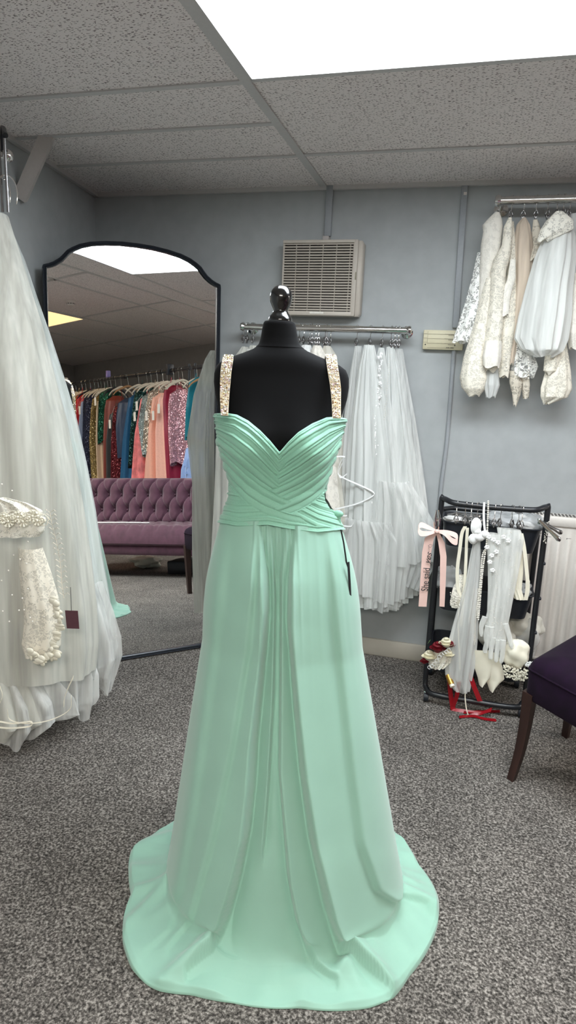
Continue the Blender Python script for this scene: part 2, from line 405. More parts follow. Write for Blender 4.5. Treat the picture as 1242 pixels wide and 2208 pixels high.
# sloping pale boxed-in beam at upper left
a = np.array([-1.795, 2.60, H]); b = np.array([-1.955, 2.64, 2.19]); d = b-a; L = np.linalg.norm(d); d /= L
s_ = np.array([RT[0], RT[1], 0]); s_ = s_-d*(s_@d); s_ /= np.linalg.norm(s_)
m_ = MB().box((a+b)/2, (.055, .035, L+.03), (s_, np.cross(d, s_), d)); struct(m_.build('trim_7', 'pale_paint', smooth=False))

# ceiling light
lt_ = thing('ceiling_light', (.08, 1.83, H), 'large bright white rectangular light panel set in the tiled ceiling', 'ceiling light')
x0, x1, y0, y1 = -.772, .935, 1.452, 2.205
MB().box(((x0+x1)/2, (y0+y1)/2, H-.003), (x1-x0, y1-y0, .006)).build('diffuser', 'light_diffuser', lt_, smooth=False)
m_ = MB()
for a, b in (((x0, y0), (x1, y0)), ((x1, y0), (x1, y1)), ((x1, y1), (x0, y1)), ((x0, y1), (x0, y0))): tee(m_, a, b, .014, .012)
m_.build('frame', 'tee_paint', lt_, smooth=False)
lt2 = thing('ceiling_light', (.3, -1.2, H), 'white ceiling light panel behind the viewpoint, out of frame', 'ceiling light')
MB().box((.3, -1.2, H-.004), (1.5, .8, .008)).build('diffuser', 'unseen_panel_diffuser', lt2, smooth=False)
m_ = MB()
for a, b in (((-.45, -1.6), (1.05, -1.6)), ((1.05, -1.6), (1.05, -.8)), ((1.05, -.8), (-.45, -.8)), ((-.45, -.8), (-.45, -1.6))): tee(m_, a, b, .014, .014)
m_.build('frame', 'tee_paint', lt2, smooth=False)
fill_panel = thing('ceiling_light', (3.7, 2.6, H), 'unseen fill light panel added to the ceiling far right, out of frame', 'ceiling light')  # added fill panel, unseen, brightens the far wall and ceiling in the mirror
MB().box((3.6, 2.6, H-.004), (1.1, .55, .008)).build('diffuser', 'unseen_panel_diffuser', fill_panel, smooth=False)
m_ = MB()
for a, b in (((3.05, 2.325), (4.15, 2.325)), ((4.15, 2.325), (4.15, 2.875)), ((4.15, 2.875), (3.05, 2.875)), ((3.05, 2.875), (3.05, 2.325))): tee(m_, a, b, .014, .014)
m_.build('frame', 'tee_paint', fill_panel, smooth=False)
lt3 = thing('ceiling_light', (3.1, -1.2, H), 'amber glowing ceiling panel reflected at the left of the mirror', 'ceiling light')
q = [(1.75, -.72), (3.15, -.62), (3.62, -1.62), (2.2, -1.75)]
MB().loft([[(x, y, H-.010) for x, y in q], [(x, y, H-.001) for x, y in q]], True, True).build('diffuser', 'warm_diffuser', lt3, smooth=False)
m_ = MB()
for i in range(4): tee(m_, q[i], q[(i+1) % 4], .014, .014)
m_.build('frame', 'tee_paint', lt3, smooth=False)
sd = thing('smoke_detector', (2.05, -.02, H-.05), 'round white smoke detector on the ceiling, seen in the mirror', 'smoke detector')
MB().lathe([(.052, H-.001), (.052, H-.014), (.046, H-.018)], (2.05, -.02, 0), 28).build('base', 'detector_white', sd)
MB().lathe([(.040, H-.018), (.042, H-.03), (.036, H-.044), (.018, H-.048)], (2.05, -.02, 0), 28).build('head', 'detector_white', sd)
m_ = MB()
for k in range(10): a = k*math.pi/5; m_.box((2.05+.0415*math.cos(a), -.02+.0415*math.sin(a), H-.027), (.004, .014, .007), ((math.cos(a), math.sin(a), 0), (-math.sin(a), math.cos(a), 0), (0, 0, 1)))
m_.build('vent_slot', 'vent_dark', sd, smooth=False)

# ------------------------------------------------------------------ mannequin
DB = 1.71
BODY = RT*(-.035)+FW*DB
man = thing('dressmaker_mannequin', (BODY[0], BODY[1], 0), 'headless black jersey dress form with glossy wooden knob wearing the mint gown', 'mannequin')
def bl(x, y): P = fp(x, y, DB); return P@RT, P[2]
trow = [(698, 566, 639, .046), (712, 563, 642, .047), (730, 560, 645, .049), (744, 556, 650, .052), (754, 545, 664, .056), (764, 522, 688, .062), (773, 498, 712, .066), (782, 478, 735, .068),
        (793, 465, 750, .070), (808, 459, 756, .072), (830, 458, 756, .078), (855, 461, 752, .086), (885, 468, 742, .096), (925, 475, 731, .106), (965, 478, 722, .106), (1005, 491, 707, .098),
        (1045, 501, 697, .090), (1075, 499, 703, .092), (1105, 489, 722, .100), (1140, 475, 738, .112), (1190, 466, 742, .122), (1260, 462, 742, .124)]
TZ, TC, TW, TD = [], [], [], []
for y, xl, xr, dp in trow:
    l, z = bl(xl, y); r_, z2 = bl(xr, y); TZ.append(-(z+z2)/2); TC.append((l+r_)/2); TW.append((r_-l)/2); TD.append(dp)
def torso(phi, z, off=0.0):
    """phi=0 faces the viewer; returns world point(s)"""
    phi = np.asarray(phi, float); z = np.asarray(z, float)
    c = np.interp(-z, TZ, TC); w = np.interp(-z, TZ, TW)+off; d = np.interp(-z, TZ, TD)+off
    s, q = np.sin(phi), np.cos(phi); ex = .85
    l = c+w*np.sign(s)*np.abs(s)**ex; dd_ = d*np.sign(q)*np.abs(q)**ex
    bump = sum(.042*np.exp(-((l-(c+sx))/.058)**2-((z-1.295)/.062)**2) for sx in (-.082, .082))
    dd_ = dd_+np.where(q > 0, bump*q, 0)
    return l[..., None]*RT+(DB-dd_)[..., None]*FW+z[..., None]*np.array([0, 0, 1.])
def torso_mesh(z0, z1, nz, off, nphi=72):
    zz = np.linspace(z0, z1, nz); ph = np.linspace(0, 2*math.pi, nphi, endpoint=False)
    sh = lambda z: -.050*smooth((1.06-z)/.05)          # the form is slimmer than the skirt below the waist
    return [[tuple(p) for p in torso(ph, np.full(nphi, z), off+sh(z))] for z in zz]
ztop, zneck = -TZ[0], -TZ[3]-.002
rings = torso_mesh(zneck, -TZ[-1], 60, -.004)
rings.append([tuple(np.array(p)*0+np.array(BODY)+np.array([0, 0, -TZ[-1]-.02])) for p in rings[-1]])
body = MB().loft(rings, True, False).build('torso', 'black_jersey', man)
rings = torso_mesh(ztop, zneck-.004, 14, -.0025)
cen = np.mean(np.array(rings[0]), 0)
top = [[tuple(cen+(np.array(p)-cen)*k+np.array([0, 0, dz])) for p in rings[0]] for k, dz in ((.02, .006), (.6, .006), (.93, .004))]
MB().loft(top+rings, True, False).build('neck_cap', 'black_jersey', man)
s1 = 1/ (F/ (DB+.02)) * 1.0
prof = [(10, 616), (17, 620), (21.5, 626), (24.5, 634), (25.5, 643), (24, 652), (20.5, 660), (17, 667), (16.5, 671), (19, 676), (24, 682), (27, 688), (27.5, 694), (25, 699), (23, 703)]
base = fp(604, 700, DB); top = fp(604, 616, DB); k = (top[2]-base[2])/84
MB().lathe([(1e-4, base[2]+84.8*k)]+[(r_*k*1.0, base[2]+(700-y)*k) for r_, y in prof], (base[0], base[1], 0), 40).build('wooden_finial', 'black_lacquer', man)
m_ = MB().tube([BODY+[0, 0, .03], BODY+[0, 0, 1.0]], .016, 16); m_.build('pole', 'black_steel', man)
MB().lathe([(.15, 0.004), (.15, .012), (.04, .03), (.02, .045)], BODY, 40).build('base_plate', 'black_steel', man)

# ------------------------------------------------------------------ mint gown
gown = thing('evening_gown', (BODY[0], BODY[1]-.25, 0), 'floor-length mint green chiffon evening gown with crossed pleats, crystal straps and a pooled train', 'evening gown')
def lerp_curve(C, s):
    C = np.array(C, float); t = s*(len(C)-1); i = min(int(t), len(C)-2); f = t-i; return C[i]*(1-f)+C[i+1]*f
LF = [[(474, 893), (510, 895), (535, 908), (560, 929), (582, 951), (603, 975), (618, 1003)],
      [(473, 912), (510, 922), (545, 949), (575, 980), (600, 1012), (612, 1032), (624, 1050)],
      [(474, 945), (502, 968), (532, 996), (562, 1022), (592, 1046), (622, 1068), (650, 1085)],
      [(496, 1036), (516, 1064), (538, 1088), (572, 1108), (622, 1124), (680, 1134), (737, 1140)]]
RF = [[(736, 902), (706, 901), (675, 914), (644, 933), (622, 953), (603, 975), (590, 992)],
      [(736, 922), (705, 938), (675, 961), (645, 984), (615, 1005), (592, 1022), (578, 1036)],
      [(730, 950), (706, 984), (678, 1008), (650, 1028), (620, 1044), (590, 1058), (558, 1072)],
      [(700, 1046), (692, 1064), (668, 1085), (642, 1100), (616, 1110), (592, 1118), (570, 1122)]]
def family(Fm):
    P, K = [], []
    for k in np.linspace(-.04, 1.04, 70):
        kk = min(max(k, 0), 1)*3; i = min(int(kk), 2); f = kk-i
        for s in np.linspace(0, 1, 60):
            p = lerp_curve(Fm[i], s)*(1-f)+lerp_curve(Fm[i+1], s)*f
            P.append(p); K.append(k)
    return np.array(P), np.array(K)
FA = family(LF); FB = family(RF)
def fam_k(Fam, X, Y):
    P, K = Fam; out = np.zeros(len(X))
    for i0 in range(0, len(X), 2000):
        d = (X[i0:i0+2000, None]-P[None, :, 0])**2+(Y[i0:i0+2000, None]-P[None, :, 1])**2
        idx = np.argpartition(d, 6, axis=1)[:, :6]; dd_ = np.take_along_axis(d, idx, 1); w = 1/(dd_+.3)
        out[i0:i0+2000] = (K[idx]*w).sum(1)/w.sum(1)
    return out
def pleat(k, n, a):
    q = k*n+.18*np.sin(k*17.0)+.12*np.sin(k*41.0); f = q-np.floor(q)
    return a*(np.sqrt(np.clip(np.sin(math.pi*np.clip(f, 0, 1)), 0, 1)))*(.8+.35*np.sin(np.floor(q)*2.3))
ZIG = [(603, 975), (617, 1003), (590, 1025), (606, 1048), (578, 1054), (625, 1081), (592, 1097), (646, 1113), (660, 1128)]
def zig_x(Y):
    # boundary as the polyline's x at each y (zig-zag is monotone in y)
    zy = [p[1] for p in ZIG]; zx = [p[0] for p in ZIG]
    return np.interp(Y, zy, zx)
NL = [(470, 891), (484, 890), (509, 894), (534, 907), (560, 928), (582, 950), (603, 975), (622, 953), (644, 932), (675, 913), (706, 900), (722, 899), (742, 901)]
WL = [(465, 1126), (474, 1128), (514, 1135), (579, 1132), (627, 1141), (684, 1148), (736, 1143), (750, 1141)]
def solve_z(phi, curve, off):
    lo, hi = .9, 1.5
    for _ in range(26):
        mid = (lo+hi)/2; x, y = proj(torso(np.array([phi]), np.array([mid]), off)[0]); yc = np.interp(x, [c[0] for c in curve], [c[1] for c in curve])
        if y > yc: lo = mid
        else: hi = mid
    return (lo+hi)/2
NPHI, NZ = 300, 230
PH = np.linspace(-R(112), R(112), NPHI)
zt = np.array([solve_z(p if abs(p) < R(88) else math.copysign(R(88), p), NL, .006) for p in PH]); zb = np.array([solve_z(p if abs(p) < R(88) else math.copysign(R(88), p), WL, .008) for p in PH])
fade = np.clip((np.abs(PH)-R(85))/R(27), 0, 1)
zt = zt*(1-fade)+1.2*fade
vv = np.linspace(0, 1, NZ)[:, None]; Z = zb[None, :]*(1-vv)+zt[None, :]*vv; PHg = np.broadcast_to(PH[None, :], Z.shape)
P0 = torso(PHg, Z, .005); X, Y = proj(P0); Xf, Yf = X.ravel(), Y.ravel()
kA = fam_k(FA, Xf, Yf); kB = fam_k(FB, Xf, Yf)
yk1 = np.interp(Xf, [p[0] for p in LF[3]], [p[1] for p in LF[3]])
sl = 7.0
left = Xf < zig_x(Yf)
hA = pleat(kA, 14, .0062)+.0015; hB = pleat(kB, 14, .0062)+.0015
h = np.where(left, hA, hB)
belt = ((Yf > yk1) & (Xf > 538)) | ((Xf <= 538) & (Yf > np.interp(Xf, [490, 500, 515, 538], [1052, 1060, 1068, 1090])))
ybot = np.interp(Xf, [p[0] for p in WL], [p[1] for p in WL]); bk = (ybot-Yf)/62.0
hC = pleat(np.clip(bk, 0, 2), 6, .0052)+.0005
h = np.where(belt, hC, h)
rk1 = np.interp(Xf, [570, 592, 616, 642, 668, 692, 700], [1122, 1118, 1110, 1100, 1085, 1064, 1046]); beltR = (~left) & (~belt) & (Yf > rk1+3)
h = np.where(beltR, pleat(np.clip(bk+.3*(Xf-690)/46, 0, 3), 7, .0050), h)
h = h.reshape(Z.shape)
h[-3:, :] = np.linspace(1, .2, 3)[:, None]*.004; h[-1, :] = -.003; h[0, :] = 0.0; h[1:3, :] += .002
P1 = torso(PHg, Z, 0.0)+0
off = .006+h
P1 = np.stack([torso(PH, Z[i], 0)*1.0 for i in range(NZ)])
nrm = np.stack([torso(PH, Z[i], .01) for i in range(NZ)])-P1; nrm /= np.linalg.norm(nrm, axis=2, keepdims=True)+1e-9
P1 = P1+nrm*off[..., None]
# the side cut-out at the right waist
Xi, Yi = proj(P1)
mb = MB(); idx = np.full(Z.shape, -1)
cutL = lambda y: np.interp(y, [1048, 1062, 1080, 1104, 1108], [716, 699, 701, 716, 730])
cut = (Xi > cutL(Yi)) & (Yi > 1040) & (Yi < 1106) & (PHg > 0)
mb.v = [tuple(p) for p in P1.reshape(-1, 3)]
for i in range(NZ-1):
    for j in range(NPHI-1):
        if cut[i, j] and cut[i+1, j] and cut[i, j+1]: continue
        a = i*NPHI+j; mb.f.append((a, a+1, a+1+NPHI, a+NPHI))
bod = mb.build('bodice', 'mint_pleats', gown, auto=False)
# low back panel, closing the bodice behind
PHB = np.linspace(R(108), R(252), 60); G = []
for k in range(30):
    v_ = k/29; zz = np.interp(PHB, [R(108), R(180), R(252)], [1.2, 1.12, 1.2])*v_+1.02*(1-v_); G.append([tuple(p) for p in torso(PHB, zz, .008+.001*math.sin(k*1.7))])
MB().grid(G).build('back_panel', 'mint_pleats', gown)
# skirt: waist ring -> floor contact -> pooled hem outline (l, d in the form's own frame)
HEM = [(392, 1764), (352, 1788), (315, 1814), (283, 1838), (277, 1892), (284, 1938), (267, 1990), (264, 2031), (283, 2089), (315, 2124), (341, 2138), (414, 2147), (501, 2164), (646, 2175), (796, 2175), (849, 2153), (883, 2106), (924, 2048), (944, 1996), (944, 1956), (930, 1915), (904, 1872), (872, 1816), (831, 1782), (799, 1764)]
hp = [((at(x, y, 2, 0)@RT), (at(x, y, 2, 0)@FW)) for x, y in HEM]
hp += [(.28, 2.08), (.18, 2.13), (.05, 2.15), (-.08, 2.14), (-.20, 2.09), (-.27, 2.03)]
cl, cdv = .02, 1.76
hang = np.array([math.atan2(p[0]-cl, cdv-p[1]) for p in hp]); hr = np.array([math.hypot(p[0]-cl, p[1]-cdv) for p in hp])
o_ = np.argsort(hang); hang, hr = hang[o_], hr[o_]
hang = np.concatenate([hang-2*math.pi, hang, hang+2*math.pi]); hr = np.concatenate([hr]*3)
NA, NV = 720, 210
A_ = np.linspace(-math.pi, math.pi, NA, endpoint=False)
RO = np.interp(A_, hang, hr)
ker = np.ones(5)/5; RO = np.convolve(np.concatenate([RO[-2:], RO, RO[:2]]), ker, 'valid')
CONT = [(-.285, 1.76), (-.275, 1.60), (-.22, 1.49), (-.09, 1.42), (.06, 1.41), (.19, 1.43), (.30, 1.49), (.355, 1.62), (.335, 1.78), (.30, 1.90), (.2, 1.97), (0, 1.99), (-.16, 1.96), (-.26, 1.87)]
ca = np.array([math.atan2(p[0]-cl, cdv-p[1]) for p in CONT]); cr_ = np.array([math.hypot(p[0]-cl, p[1]-cdv) for p in CONT]); o_ = np.argsort(ca); ca, cr_ = ca[o_], cr_[o_]
ca = np.concatenate([ca-2*math.pi, ca, ca+2*math.pi]); cr_ = np.concatenate([cr_]*3); RC = np.interp(A_, ca, cr_)
for _ in range(3): RC = np.convolve(np.concatenate([RC[-6:], RC, RC[:6]]), np.ones(13)/13, 'valid')
RC = np.minimum(RC, RO-.02)
wz = np.array([solve_z(min(max(a, -R(88)), R(88)) if abs(a) < math.pi/2 else math.copysign(R(88), a), WL, .006) for a in A_])+.012
backf = np.clip((np.abs(A_)-R(88))/R(60), 0, 1); wz = wz*(1-backf)+1.045*backf
W0 = torso(A_, wz, .004)                       # waist ring
rnd = np.random.RandomState(3)
VS = np.concatenate([np.linspace(0, .80, 140), np.linspace(.80, 1, NV-140+1)[1:]])
G = np.zeros((NV, NA, 3))
fl = np.stack([np.sin(A_)[:, None]*RT+(-np.cos(A_))[:, None]*FW], 0)[0]; cen0 = cl*RT+cdv*FW
FLc = cen0+fl*RC[:, None]; FLo = cen0+fl*RO[:, None]
for i, v_ in enumerate(VS):
    if v_ <= .80:
        t = v_/.80; e = t**.92
        hipb = .014*math.sin(math.pi*min(1, t*3.2)) if t*3.2 < 1 else 0
        P = W0*(1-e)+FLc*e; P[:, 2] = wz*(1-t)+.028*t
        P += fl*hipb
    else:
        t = (v_-.80)/.20; P = FLc*(1-t)+FLo*t
        P[:, 2] = .028*(1-t)**2.2+.006
    G[i] = P
# ease the corner between drop and pool
for _ in range(160):
    G[104:178] = .25*G[103:177]+.5*G[104:178]+.25*G[105:179]
# fold relief, traced along the fall of the cloth
GX, GY = proj(G)
def curve_x(C, Yv): C = np.array(C, float); return np.interp(Yv, C[:, 0], C[:, 1])
front = np.clip((np.cos(A_)+.1)/.35, 0, 1)[None, :]
disp = np.zeros((NV, NA))
def fold(C, wl, wr, al, ar, x0=1133, sharp=5.0):
    """raised by al on the left of the crease within wl pixels and ar on the right within wr"""
    dx = GX-curve_x(C, GY); gro = np.clip((GY-x0)/120, .25, 1)*np.clip(1.0-(GY-C[-1][0]+30)/50., 0, 1)
    s_ = np.tanh(dx/sharp); lf = al*np.exp(-np.abs(np.minimum(dx, 0))/wl)*(dx < 0); rf = ar*np.exp(-np.maximum(dx, 0)/wr)*(dx >= 0)
    return (lf+rf)*gro*np.abs(s_)
L1 = [(1133, 562), (1250, 573), (1320, 575), (1400, 570), (1500, 560), (1600, 549), (1700, 543), (1800, 532), (1900, 510), (1980, 487), (2068, 458), (2110, 400)]
R1 = [(1133, 612), (1254, 606), (1500, 604), (1660, 602), (1892, 622), (1985, 640), (2089, 681), (2124, 727)]
R2 = [(1133, 634), (1250, 624), (1341, 622), (1544, 638), (1660, 649), (1805, 669), (1961, 704), (2060, 738), (2141, 843)]
R3 = [(1133, 700), (1400, 722), (1660, 746), (1805, 762), (1909, 797), (1952, 856), (1975, 920)]
M1 = [(1133, 585), (1300, 592), (1500, 589), (1700, 578), (1850, 566)]
L0 = [(1133, 548), (1250, 553), (1400, 540), (1600, 510), (1800, 470), (1990, 420), (2060, 360)]
LL = [(1133, 500), (1400, 470), (1700, 436), (1900, 405), (2020, 368), (2080, 300)]
disp += fold(L1, 36, 22, .036, -.036, sharp=2.6)
disp += fold(R1, 12, 20, -.024, .022, sharp=2.6)
disp += fold(R2, 14, 40, -.034, .036, sharp=2.6)
disp += fold(R3, 22, 44, -.008, .015)
disp += fold(M1, 7, 12, .020, -.018, sharp=2.6)
disp += fold(L0, 30, 14, .010, -.010, sharp=5)
disp += fold(LL, 44, 24, .010, -.009, sharp=10)
gr_ = np.clip((GY-1350)/500, 0, 1)*np.clip((2120-GY)/60, 0, 1)
disp += .014*gr_*(.5-.5*np.tanh((GX-curve_x(L1, GY))/2.6))+.010*gr_*(.5+.5*np.tanh((GX-curve_x(R1, GY))/2.6))+.010*gr_*(.5+.5*np.tanh((GX-curve_x(R2, GY))/2.6))
# short gathers fanning from the waist centre
for xc, e in ((568, 1), (576, 1.2), (596, 1), (604, 1.3), (618, 1), (626, 1.2), (640, .8), (552, .8)):
    sp_ = (GX-xc-(GY-1133)*(xc-596)*.0006)/3.2; disp += .0055*e*np.exp(-sp_**2)*np.clip(1-(GY-1133)/330, 0, 1)
for xc, e in ((660, .6), (680, .7), (700, .8), (716, .7), (728, .6)):
    sp_ = (GX-xc-(GY-1140)*(xc-640)*.0011)/5.0; disp += .0022*e*np.exp(-sp_**2)*np.clip(1-(GY-1140)/420, 0, 1)
disp *= front
# soft long folds at sides and back
for n_, a_, p_ in ((7, .006, .3), (11, .004, 1.7), (17, .0025, 4.0)):
    disp += a_*np.sin(n_*A_+p_)[None, :]*np.clip(VS[:, None]/.7, 0, 1)*(1-.7*front)*np.clip((1-VS[:, None])/.12, .0, 1)
nr = np.broadcast_to(fl[None], G.shape).copy()
pool = np.clip((VS-.74)/.09, 0, 1)[:, None, None]
nr = nr*(1-pool)+np.array([0, 0, 1.])*pool; nr /= np.linalg.norm(nr, axis=2, keepdims=True)
poold = np.clip((VS-.80)/.04, 0, 1)[:, None]*np.clip((1-VS)/.015, 0, 1)[:, None]
disp = np.where(pool[..., 0] > 0, np.maximum(disp, -.004*pool[..., 0]-.03*(1-pool[..., 0])), disp)
# creases radiating over the pooled train
an = A_[None, :]
wr = .010*np.abs(np.sin(3.5*an+1.2+2*VS[:, None]))**5+.007*np.abs(np.sin(6*an+.4-3*VS[:, None]))**7+.004*np.abs(np.sin(14*an+6*VS[:, None]))**4
disp = disp+poold*wr
def ridge(l0, d0, l1, d1, w, hgt):
    """a soft pinch line on the train between two floor points"""
    L_ = (G@RT); D_ = (G@FW); vx, vy = l1-l0, d1-d0; L2 = vx*vx+vy*vy; t = np.clip(((L_-l0)*vx+(D_-d0)*vy)/L2, 0, 1)
    ds = np.hypot(L_-l0-t*vx, D_-d0-t*vy); return hgt*np.exp(-(ds/w)**2)*(.5+.5*np.sin(math.pi*np.clip(t, .05, .95)))
fpix = lambda x, y: (at(x, y, 2, 0)@RT, at(x, y, 2, 0)@FW)
for (xa, ya, xb, yb, w, hh) in ((290, 1836, 385, 1812, .022, .030), (268, 2015, 375, 1925, .014, .022), (284, 1938, 372, 1930, .012, .014), (345, 2128, 460, 2070, .014, .024), (727, 2125, 752, 2100, .012, .028),
                                (752, 2100, 775, 2150, .012, .016), (730, 2060, 850, 2145, .012, .016), (857, 1950, 940, 1980, .014, .024), (812, 1835, 868, 1820, .02, .022), (860, 1930, 905, 1932, .01, .010), (600, 2130, 700, 2115, .012, .007)):
    disp += ridge(*fpix(xa, ya), *fpix(xb, yb), w*1.5, hh*.85)*np.clip((VS-.78)/.05, 0, 1)[:, None]*np.clip((1-VS)/.01, .15, 1)[:, None]
G2 = G+nr*disp[..., None]
G2[..., 2] = np.maximum(G2[..., 2], .004)
under = G2[-1].copy(); under[:, 2] = .001
MB().loft([[tuple(p) for p in r_] for r_ in G2]+[[tuple(p) for p in under]], True, False).build('skirt', 'mint_chiffon', gown, auto=False)
# inner lining seen as the shorter layer at the centre front: straps with crystals next
def strap(pxs, ds, name):
    C = [fp((a+b)/2, y, d) for (y, a, b), d in zip(pxs, ds)]; Wd = [np.linalg.norm(fp(b, y, d)-fp(a, y, d)) for (y, a, b), d in zip(pxs, ds)]
    C.append(C[-1]+FW*.05+np.array([0, 0, -.012])); Wd.append(Wd[-1]); C.append(C[-1]+FW*.045+np.array([0, 0, -.09])); Wd.append(Wd[-1]); C.append(C[-1]+FW*.0+np.array([0, 0, -.2])); Wd.append(Wd[-1])
    pts = bezier(C, 46); ws = np.interp(np.linspace(0, 1, 46), np.linspace(0, 1, len(Wd)), Wd)
    st = MB().ribbon(pts, list(ws), RT, .0012).build(name, 'strap_base', gown)
    m_ = MB(); rn = random.Random(len(name)+int(pxs[0][1]))
    for i in range(len(pts)-1):
        p, q = np.array(pts[i]), np.array(pts[i+1]); t = q-p; L = np.linalg.norm(t); t /= L; n = np.cross(RT, t)
        n = -n if n@FW > 0 and i < 30 else n
        rows_ = max(1, int(L/.0042))
        for r_ in range(rows_):
            nn_ = max(4, int(ws[i]/.0046))
            for c in range(nn_):
                u = (c+.5+rn.uniform(-.2, .2))/nn_-.5; rr = rn.choice((.0019, .0024, .0028))
                cc = p+t*L*((r_+.5+rn.uniform(-.45, .45))/rows_)+RT*u*ws[i]*.96+n*rn.uniform(.001, .003)
                a0 = rn.uniform(0, 2); up = n+np.array([rn.uniform(-.6, .6) for _ in range(3)]); up /= np.linalg.norm(up); sx = np.cross(up, t); sx /= np.linalg.norm(sx); sy = np.cross(up, sx)
                ring = [cc+(sx*math.cos(a0+k*math.pi/3)+sy*math.sin(a0+k*math.pi/3))*rr for k in range(6)]
                ring2 = [cc+up*rr*.55+(sx*math.cos(a0+k*math.pi/3)+sy*math.sin(a0+k*math.pi/3))*rr*.5 for k in range(6)]
                m_.loft([ring, ring2], True, True)
    g_ = m_.build('crystal_trim', 'crystal', st, smooth=False); g_['kind'] = 'stuff'; g_['label'] = 'glittering iridescent crystals'
    return st
m, nt, bs = newmat('crystal')
geo = N(nt, 'ShaderNodeNewGeometry'); wn = N(nt, 'ShaderNodeSeparateColor')
rgb = ramp(nt, geo.outputs['Random Per Island'], [(.0, (.70, .46, .16)), (.2, (1, .98, .92)), (.38, (.42, .24, .10)), (.55, (.95, .72, .88)), (.7, (.80, .96, .88)), (.85, (.95, .78, .36)), (1., (.9, .85, .7))])
nt.links.new(rgb, bs.inputs['Base Color']); bs.inputs['Metallic'].default_value = .8; bs.inputs['Roughness'].default_value = .12; plain('strap_base', (.50, .42, .30), .4)
strap([(896, 476, 492), (860, 474.5, 494), (825, 474.5, 497), (795, 476, 500), (775, 480, 503), (768, 482, 503)], [DB-.128, DB-.10, DB-.078, DB-.062, DB-.045, DB-.025], 'left_strap')
strap([(902, 717, 735), (865, 715, 735), (835, 712, 735), (805, 707, 731), (780, 703.5, 727), (768, 702, 725)], [DB-.128, DB-.10, DB-.078, DB-.062, DB-.045, DB-.025], 'right_strap')
# knot at the side waist and the long black security tag on the right hip
k_ = fp(729, 1108, DB-.03); m_ = MB().ball(k_, .012, 12, 8, (1.2, .8, .8)); m_.tube([k_, k_+RT*.004-np.array([0, 0, .02]), k_+RT*.008-np.array([0, 0, .05])], .005, 8); m_.tube([k_, k_-RT*.02+np.array([0, 0, .008])], .004, 8); m_.build('side_knot', 'mint_pleats', gown)
P = [fp(x, y, DB-.08) for x, y in ((735, 1142), (741, 1170), (746, 1205), (750, 1235))]
tg = MB().ribbon(P, .004, RT, .0008).build('tag_cord', 'black_card', gown)
MB().ribbon([fp(751, 1212, DB-.10), fp(754, 1260, DB-.10), fp(756, 1302, DB-.10)], .008, RT*.6+FW*.8, .001).build('swing_tag', 'black_card', tg)

# ------------------------------------------------------------------ leaning floor mirror (the tall thin glass bows slightly between floor and wall)
MA_ = np.array([-1.487, 2.990, 0.]); AZ = R(46.5); MT = np.array([math.sin(AZ), math.cos(AZ), 0.]); MN = np.array([math.cos(AZ), -math.sin(AZ), 0.])
def mlean(u): return R(6.6+(0.5-6.6)*min(max(u/1.95, 0), 1.05))
_us = np.linspace(0, 2.2, 441); _dd = np.concatenate([[0], np.cumsum(np.tan([mlean(u+.0025) for u in _us[:-1]])*.005)])
def mp_(s, u, o=0.0):
    l = mlean(u); n = MN*math.cos(l)+np.array([0, 0, math.sin(l)])
    return MA_+MT*s+np.array([0, 0, u])-MN*np.interp(u, _us, _dd)+n*o
half = [(.415, 1.904), (.395, 1.910), (.372, 1.921), (.345, 1.940), (.326, 1.960), (.310, 1.979), (.289, 1.993), (.257, 2.010), (.208, 2.026), (.148, 2.038), (.078, 2.045), (0, 2.047)]
CX = -.064
mir = thing('floor_mirror', MA_+MT*CX, 'tall leaning floor mirror with scalloped arched top and thin dark frame', 'mirror')
def top_u(x): return np.interp(abs(x), [p[0] for p in half[::-1]], [p[1] for p in half[::-1]])
cols_ = np.concatenate([np.linspace(-.415, .415, 84)]); NU = 90; G = []
for i in range(NU+1):
    G.append([mp_(CX+x, .018+(top_u(x)-.018)*i/NU, .004) for x in cols_])
gl = MB().grid(G).build('glass', 'mirror_glass', mir, auto=False)
edge = [(-.425, .006)]+[(-.425, 1.0), (-.425, 1.904)]+[(-p[0]-(.010 if p[0] > .2 else 0), p[1]+.010) for p in half]+[(p[0]+(.010 if p[0] > .2 else 0), p[1]+.010) for p in half[::-1][1:]]+[(.425, 1.904), (.425, 1.0), (.425, .006)]
def dense(E, n=16):
    out = []
    for a, b in zip(E[:-1], E[1:]):
        k = n if abs(a[1]-b[1]) > .3 else 2
        out += [(a[0]+(b[0]-a[0])*i/k, a[1]+(b[1]-a[1])*i/k) for i in range(k)]
    return out+[E[-1]]
E_ = dense(edge); E_ = E_+[(.425-.85*i/12, .010) for i in range(1, 12)]
rings = []
n_ = len(E_)
for i, (x, u) in enumerate(E_):
    a, b = E_[(i-1) % n_], E_[(i+1) % n_]; t = np.array([b[0]-a[0], b[1]-a[1]]); t = t/np.linalg.norm(t); nn = np.array([t[1], -t[0]])
    rings.append([mp_(CX+x+nn[0]*w, max(.003, u+nn[1]*w), o) for w, o in ((-.008, -.012), (-.008, .018), (-.004, .022), (.002, .016), (.006, .022), (.010, .017), (.010, .004), (.008, -.012))])
rings.append(rings[0]); MB().loft(rings, True, False).build('frame', 'dark_frame', mir)
rings = [[mp_(CX+x*.985+dx, max(.004, u*.997), -.010-dz) for dx, dz in ((0, 0), (0, .004))] for x, u in E_]
bk_ = MB(); bk_.grid([[mp_(CX+x, .018+(top_u(x)-.018)*i/30, -.010) for x in np.linspace(-.41, .41, 30)] for i in range(31)]); bk_.build('backboard', 'black_plastic', mir)

